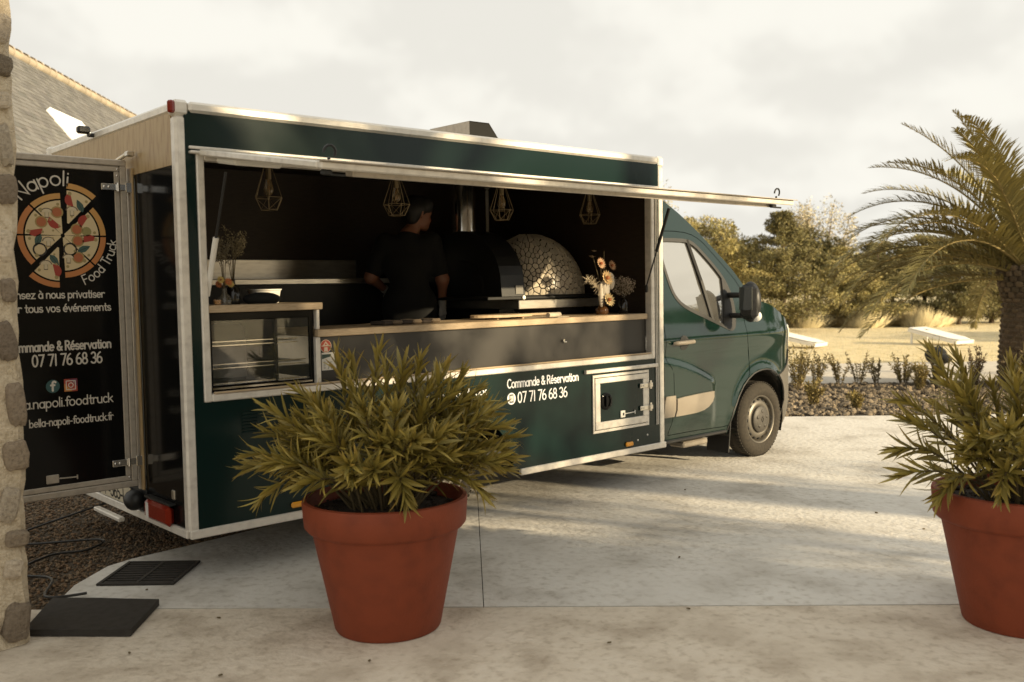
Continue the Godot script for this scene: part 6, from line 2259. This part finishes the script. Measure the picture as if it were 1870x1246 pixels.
# ---------------------------------------------------------------- palm
func palm() -> void:
	var at := V(13.16, -0.02, -0.40)
	var o := thing("palm_tree", "stout date palm with arching feathery fronds at the right edge", "palm tree", at)
	var g := geo()
	var pr := []
	for i in 24:
		var y := i * 0.075
		pr.append(Vector2(0.50 - 0.05 * y + 0.03 * sin(y * 2.0) + (0.10 * smoothstep(1.2, 1.75, y)), y))
	pr.append(Vector2(0.28, 1.9))
	g.lathe(pr, 32)
	obj("trunk", g, M.bark, o)
	g = geo()
	var rs := RandomNumberGenerator.new()
	rs.seed = 77
	for i in 23:
		var y := 0.05 + i * 0.078
		var r: float = 0.50 - 0.05 * y + (0.10 * smoothstep(1.2, 1.75, y))
		for k in 22:
			var a := TAU * (k + 0.5 * (i % 2)) / 22 + rs.randf_range(-0.03, 0.03)
			var c := rs.randf_range(0.55, 1.2)
			g.col = Color(0.15 * c, 0.11 * c, 0.065 * c)
			var up := y > 1.3
			g.box(V(cos(a) * (r + 0.012), y, sin(a) * (r + 0.012)), V(0.11, 0.055 if not up else 0.09, 0.07), 0.02, Basis(V(0, 1, 0), PI / 2 - a) * Basis(V(1, 0, 0), -0.55 if not up else 0.35))
	var bs := obj("leaf_base", g, M.stone, o)
	bs.set_meta("kind", "stuff")
	# fronds: azimuth, how steeply it starts, length, how much it bends over
	var list := []
	var lf := -2.41       # the azimuth that points to the left of the picture
	for q in [[0.0, 0.62, 3.1, 1.25], [0.2, 0.85, 3.2, 1.35], [-0.25, 0.40, 3.0, 1.0], [0.1, 1.1, 3.0, 1.15], [-0.15, 1.25, 2.9, 0.85], [0.3, 1.42, 2.9, 0.55], [-0.5, 0.7, 3.1, 1.3], [0.55, 0.5, 3.0, 1.2], [0.35, 0.22, 2.9, 0.9], [-0.1, 0.12, 2.8, 0.75], [0.75, 1.15, 3.0, 0.9], [-0.7, 1.2, 3.0, 0.9], [-0.35, 0.98, 3.1, 1.25], [0.05, 1.55, 2.6, 0.35], [0.12, 0.5, 3.2, 1.0], [-0.08, 0.75, 3.2, 1.1], [0.28, 0.62, 3.1, 1.05], [-0.3, 0.85, 3.0, 1.1], [0.2, 1.3, 2.9, 0.9]]:
		list.append([lf + q[0], q[1], q[2], q[3]])
	for i in 28:
		list.append([rs.randf() * TAU, rs.randf_range(0.3, 1.5), rs.randf_range(2.5, 3.2), rs.randf_range(0.5, 1.3)])
	for q in list:
		g = geo()
		var az := V(cos(q[0]), 0, sin(q[0]))
		var pts := []
		var dirs := []
		var p := az * 0.18 + V(0, 1.56 + 0.12 * q[1], 0)
		var steps := 30
		for i in steps + 1:
			var t := float(i) / steps
			var an: float = q[1] * 0.86 - q[3] * pow(t, 1.4) * 1.35
			var d := az * cos(an) + V(0, sin(an), 0)
			pts.append(p)
			dirs.append(d)
			p += d * (q[2] / steps)
		var rr := []
		for i in steps + 1:
			rr.append(lerpf(0.024, 0.004, float(i) / steps))
		var k0 := rs.randf_range(0.85, 1.15)
		g.col = Color(0.24 * k0, 0.18 * k0, 0.06 * k0)
		g.tube(pts, rr, 5, false)
		var side := az.cross(Vector3.UP).normalized()
		for i in range(4, steps * 3):
			var t := i / (steps * 3.0)
			var fi := t * steps
			var a := int(fi)
			var pp: Vector3 = (pts[a] as Vector3).lerp(pts[mini(a + 1, steps)], fi - a)
			var d: Vector3 = dirs[a]
			var nrm := d.cross(side).normalized()
			if nrm.y < 0: nrm = -nrm
			var ln := 0.46 * pow(sin(PI * clampf(0.12 + 0.86 * t, 0, 1)), 0.7) * rs.randf_range(0.85, 1.1)
			if t < 0.12: ln *= 0.4
			for s in [-1.0, 1.0]:
				var dir: Vector3 = (side * s * 0.80 + d * (0.62 + 0.4 * t) + nrm * rs.randf_range(0.25, 0.55) + rdir() * 0.20).normalized()
				var wv: Vector3 = dir.cross(nrm).normalized() * 0.0125
				var tip: Vector3 = pp + dir * ln + V(0, -0.16 * ln, 0)
				var m: Vector3 = pp + dir * ln * 0.5
				var c := k0 * rs.randf_range(0.75, 1.2)
				g.col = Color(0.27 * c, 0.225 * c, 0.075 * c)
				var n2: Vector3 = dir.cross(wv).normalized()
				if n2.dot(nrm) < 0: n2 = -n2
				g.tri(pp - wv * 0.6, pp + wv * 0.6, m + wv, n2, n2, n2)
				g.tri(pp - wv * 0.6, m + wv, m - wv, n2, n2, n2)
				g.tri(m - wv, m + wv, tip, n2, n2, n2)
		obj("frond", g, M.tree_leaf, o)

func weed(label: String, u: float, w: float, h: float, n: int, col: Color, cat := "plant", grp := "young shrubs in the stony bed") -> void:
	var o := thing("bed_plant", label, cat, yard(u, w, 0.0), 0.0, grp)
	var s := geo()
	var g := geo()
	for i in n:
		var a := rng.randf() * TAU
		var k := rng.randf_range(0.08, 0.46) * h
		var tip := V(cos(a) * k, h * rng.randf_range(0.55, 1.0), sin(a) * k)
		var root := V(cos(a), 0, sin(a)) * 0.03
		var mid := root.lerp(tip, 0.5) + V(0, 0.04, 0)
		s.tube([root, mid, tip], [0.006, 0.004, 0.002], 4, false)
		for j in 44:
			var t := rng.randf_range(0.15, 1.03)
			var p := root.lerp(mid, t * 2.0) if t < 0.5 else mid.lerp(tip, t * 2.0 - 1.0)
			var d := (rdir() + V(0, 0.7, 0)).normalized()
			var c := rng.randf_range(0.7, 1.25)
			g.col = Color(col.r * c, col.g * c, col.b * c)
			leaf_quad(g, p, d, d.cross(rdir()).normalized(), rng.randf_range(0.03, 0.065), 0.017)
	obj("stem", s, M.stalk, o)
	obj("leaves", g, M.tree_leaf, o)

func cornhole(label: String, u: float, w: float, turn: float) -> void:
	var o := thing("game_board", label, "game board", yard(u, w, -0.03), turn, "white bean bag boards on the lawn")
	var g := geo()
	var b := Basis(V(0, 0, 1), -0.2)
	var top := PackedVector2Array()
	# a board with a round hole: ring of quads round the hole, then the outer strips
	g.t = Transform3D(b, V(0, 0.28, 0))
	var hole := V(-0.42, 0, 0)
	var hw := 0.36
	var hl := 0.68
	for k in 32:
		var a := TAU * k / 32
		var q := TAU * (k + 1) / 32
		var f := func(an: float) -> Vector3:
			var c := cos(an)
			var s2 := sin(an)
			var m := minf(((hl - 0.42) if c < 0 else (hl + 0.42)) / maxf(absf(c), 1e-5), hw / maxf(absf(s2), 1e-5))
			return hole + V(c, 0, s2) * m
		var p0 := hole + V(cos(a), 0, sin(a)) * 0.078
		var p1 := hole + V(cos(q), 0, sin(q)) * 0.078
		for y in [0.0, -0.018]:
			g.quad(p0 + V(0, y, 0), p1 + V(0, y, 0), f.call(q) + V(0, y, 0), f.call(a) + V(0, y, 0), V(0, 1 if y == 0.0 else -1, 0))
		g.quad(p0, p1, p1 + V(0, -0.018, 0), p0 + V(0, -0.018, 0), hole - p0)
	for s in [-1, 1]:
		g.box(V(0, -0.06, s * (hw - 0.012)), V(hl * 2 - 0.002, 0.085, 0.022))
		g.box(V(s * (hl - 0.012), -0.06, 0), V(0.022, 0.085, hw * 2 - 0.05))
	obj("board", g, M.white, o)
	for s in [-1, 1]:
		g = geo()
		g.box(V(-0.60, 0.19, s * 0.31), V(0.05, 0.38, 0.03), 0.003)
		obj("leg", g, M.white, o)

func build_yard() -> void:
	# tips of the shoots: right, height, towards the viewer
	oleander("potted_oleander", "big terracotta pot with a bushy oleander in front of the truck's hatch", V(0.46, 0, 1.19), 5, [
		[-0.72, 0.80, 0.0], [-0.62, 0.66, 0.1], [-0.60, 0.98, -0.05], [-0.50, 0.86, 0.2], [-0.42, 1.08, 0.05], [-0.34, 0.78, 0.35], [-0.22, 1.38, 0.05], [-0.16, 1.34, -0.05], [-0.13, 1.22, 0.12], [-0.02, 1.40, 0.0], [0.03, 1.32, 0.08],
		[0.20, 1.36, 0.05], [0.27, 1.28, -0.05], [0.24, 1.20, 0.1], [0.40, 1.14, 0.1], [0.50, 1.02, 0.0], [0.60, 0.90, 0.05], [0.62, 0.76, -0.05], [0.50, 0.70, 0.2], [0.34, 0.90, 0.3], [0.1, 1.0, 0.35], [-0.1, 0.82, 0.42], [0.15, 0.72, 0.42], [0.02, 1.1, 0.25], [-0.3, 1.0, 0.25], [0.45, 1.1, -0.2], [-0.48, 0.72, -0.1], [-0.55, 1.12, 0.1], [-0.44, 1.2, -0.05], [0.5, 1.14, 0.1], [0.56, 1.08, -0.1], [-0.66, 0.9, 0.15], [0.64, 0.86, 0.15], [0.36, 1.2, 0.15], [-0.3, 1.16, 0.2], [0.60, 1.02, 0.12], [0.66, 0.94, 0.0], [0.58, 0.84, 0.2], [0.40, 1.26, 0.05], [0.48, 1.2, 0.0], [0.33, 1.32, 0.1], [0.12, 1.34, 0.1], [0.54, 1.1, 0.2]], 40)
	oleander("potted_oleander", "terracotta pot with oleander at the right edge of the picture", V(2.62, 0, 3.26), 9, [
		[-0.62, 0.86, 0.0], [-0.60, 1.02, 0.05], [-0.66, 0.74, 0.1], [-0.50, 0.66, 0.2], [-0.46, 1.36, 0.0], [-0.42, 1.2, 0.1], [-0.34, 1.14, 0.1], [-0.26, 0.96, 0.3], [-0.16, 1.18, 0.0], [-0.10, 1.22, 0.1], [0.02, 1.30, 0.0], [0.1, 1.26, 0.1], [-0.05, 0.9, 0.4], [0.2, 1.2, 0.2], [0.4, 1.1, 0.1], [0.55, 0.9, 0.1], [0.3, 0.8, 0.35], [-0.40, 0.9, 0.25], [-0.3, 0.72, 0.38], [-0.55, 1.1, -0.15], [-0.28, 1.3, -0.1]], 32)
	palm()
	# drain grating in the slab
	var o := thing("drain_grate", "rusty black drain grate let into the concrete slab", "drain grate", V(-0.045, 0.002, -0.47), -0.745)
	var g := geo()
	for s in [-1, 1]:
		g.box(V(s * 0.205, 0.004, 0), V(0.022, 0.014, 0.44), 0.002)
		g.box(V(0, 0.004, s * 0.21), V(0.388, 0.0138, 0.022), 0.002)
	g.box(V(0, 0.003, 0), V(0.024, 0.0136, 0.398), 0.002)
	obj("frame", g, M.mat_rubber, o)
	for s in [-1, 1]:
		for k in 9:
			g = geo()
			g.box(V(s * 0.102, 0.003, -0.178 + k * 0.0445), V(0.178, 0.011, 0.020), 0.002)
			obj("bar", g, M.mat_rubber, o)
	g = geo(); g.span(V(-0.19, -0.0012, -0.196), V(0.19, -0.0002, 0.196)); obj("painted_pit", g, M.mat_rubber, o)  # thin dark sheet, the pit's shade put into its colour
	# loose black mat by the wall
	o = thing("rubber_mat", "thick black rubber slab lying beside the foot of the stone wall", "mat")
	g = geo()
	g.t = Transform3D(Basis(V(1, 0, 0), V(0, 0, 1), V(0, -1, 0)), V(0, 0.0, 0))
	g.prism(P2([-0.868, 0.105, -0.505, 0.470, -0.228, 0.120, -0.355, -0.02, -0.44, -0.12, -0.62, -0.305]), -0.034, -0.002)
	obj("slab", g, M.mat_rubber, o)
	# lead from the truck over the gravel
	o = thing("power_cable", "black power cable winding over the gravel from truck to mat", "cable")
	var cp := Curve3D.new()
	for p in [V(-0.45, 0.02, -0.30), V(-0.62, 0.012, -0.42), V(-0.50, 0.012, -0.75), V(-0.62, 0.012, -1.0), V(-0.36, 0.014, -1.25), V(-0.15, 0.014, -1.22), V(-0.02, 0.03, -1.35), V(-0.35, 0.014, -1.62), V(-0.50, 0.014, -1.78), V(-0.25, 0.014, -2.05), V(0.25, 0.15, -1.9)]:
		cp.add_point(p)
	for i in range(1, cp.point_count - 1):
		var d := (cp.get_point_position(i + 1) - cp.get_point_position(i - 1)) * 0.18
		cp.set_point_in(i, -d)
		cp.set_point_out(i, d)
	var path := []
	for p in cp.tessellate_even_length(5, 0.03):
		path.append(p)
	g = geo(); g.tube(path, 0.0075, 7); obj("lead", g, mat(0.02, 0.018, 0.015, 0.5), o)
	# bed plants
	var gold := Color(0.26, 0.20, 0.065)
	var dark := Color(0.15, 0.115, 0.04)
	weed("tall leafy yellow-green plant close beside the truck's front bumper", 5.62, 9.2, 0.66, 22, gold)
	weed("tall narrow plant hugging the truck's headlight, leftmost in the bed", 5.42, 9.9, 0.69, 14, gold)
	weed("low yellow-green plant at the yard's edge beside the front bumper", 5.33, 7.3, 0.36, 18, gold)
	weed("small pale tuft at the yard's edge, a little right of the bumper", 5.75, 6.9, 0.22, 14, gold)
	weed("loose upright plant leaning left, second from the bumper along the path", 6.05, 9.75, 0.54, 13, dark)
	weed("slim plant leaning right, third from the bumper along the path", 6.42, 9.8, 0.48, 10, dark)
	weed("wiry plant with long bare shoots between two leafier ones", 6.72, 9.85, 0.56, 8, dark)
	weed("sparse thin plant in the middle of the bed's far edge", 7.02, 9.9, 0.41, 8, dark)
	weed("bushier plant with bare top twigs right of the bed's middle", 7.35, 9.7, 0.48, 16, gold)
	weed("low rounded yellow-green plant left of the right-hand pot's leaves", 7.30, 8.9, 0.40, 24, gold)
	weed("spreading green plant behind the right-hand pot's first leaves", 7.75, 9.5, 0.46, 20, dark)
	weed("dark reddish plant showing above the right-hand pot's leaves", 8.25, 9.3, 0.59, 18, Color(0.13, 0.08, 0.04))
	weed("dark twiggy plant between the pot's leaves and the palm trunk", 8.7, 9.0, 0.63, 18, Color(0.12, 0.085, 0.04))
	weed("leafy plant at the foot of the palm trunk", 9.6, 8.2, 0.53, 20, gold)
	cornhole("white bean bag board with a round hole, near the palm trunk", 11.75, 19.2, -1.735)
	cornhole("white bean bag board half hidden behind the truck's headlight", 8.1, 18.9, -1.45)
	o = thing("black_bag", "slumped black bag lying on the path's far edge", "bag", yard(9.5, 13.8, 0.0), 0.8)
	g = geo()
	g.blob(V(0.05, 0.12, 0), V(0.26, 0.17, 0.2), 10, 16, 0.04, 4)
	g.blob(V(-0.22, 0.08, 0), V(0.24, 0.10, 0.18), 8, 14, 0.05, 5)
	obj("body", g, M.cloth_black, o)
	g = geo()
	g.tube([V(0.2, 0.24, 0.05), V(0.12, 0.31, 0.06), V(-0.05, 0.27, 0.07), V(-0.12, 0.18, 0.08)], 0.014, 6)
	obj("strap", g, M.cloth_black, o)
	# scraps of leaf and grit lying on the concrete
	var sp := [[0.55, -1.15], [0.05, -0.9], [2.2, -0.8], [1.15, -1.0], [2.62, -0.35], [2.7, 0.55], [4.2, 1.6], [4.35, 1.15], [-0.25, 0.0], [0.3, -0.45], [3.0, 2.4]]
	var where := ["nearest the bottom edge, left of the front pot", "just in front of the rubber mat", "on the near slab, well right of the front pot", "right in front of the front pot's base", "close to the long joint, right of the picture's middle", "on the right-hand slab between long joint and truck", "on the sunlit concrete left of the right-hand pot's leaves", "just left of the right-hand pot's rim", "between drain grate and rubber mat", "halfway between the rubber mat and the front pot", "on the concrete in front of the cab door"]
	for i in sp.size():
		o = thing("leaf_scrap", "dry leaf scrap " + where[i], "leaf", yard(sp[i][0], sp[i][1], 0.004), i * 1.3, "scraps of dry leaf on the concrete")
		g = geo()
		g.blob(V(0, 0.003, 0), V(0.011, 0.004, 0.006), 4, 7, 0.3, i)
		obj("blade", g, M.stalk, o)
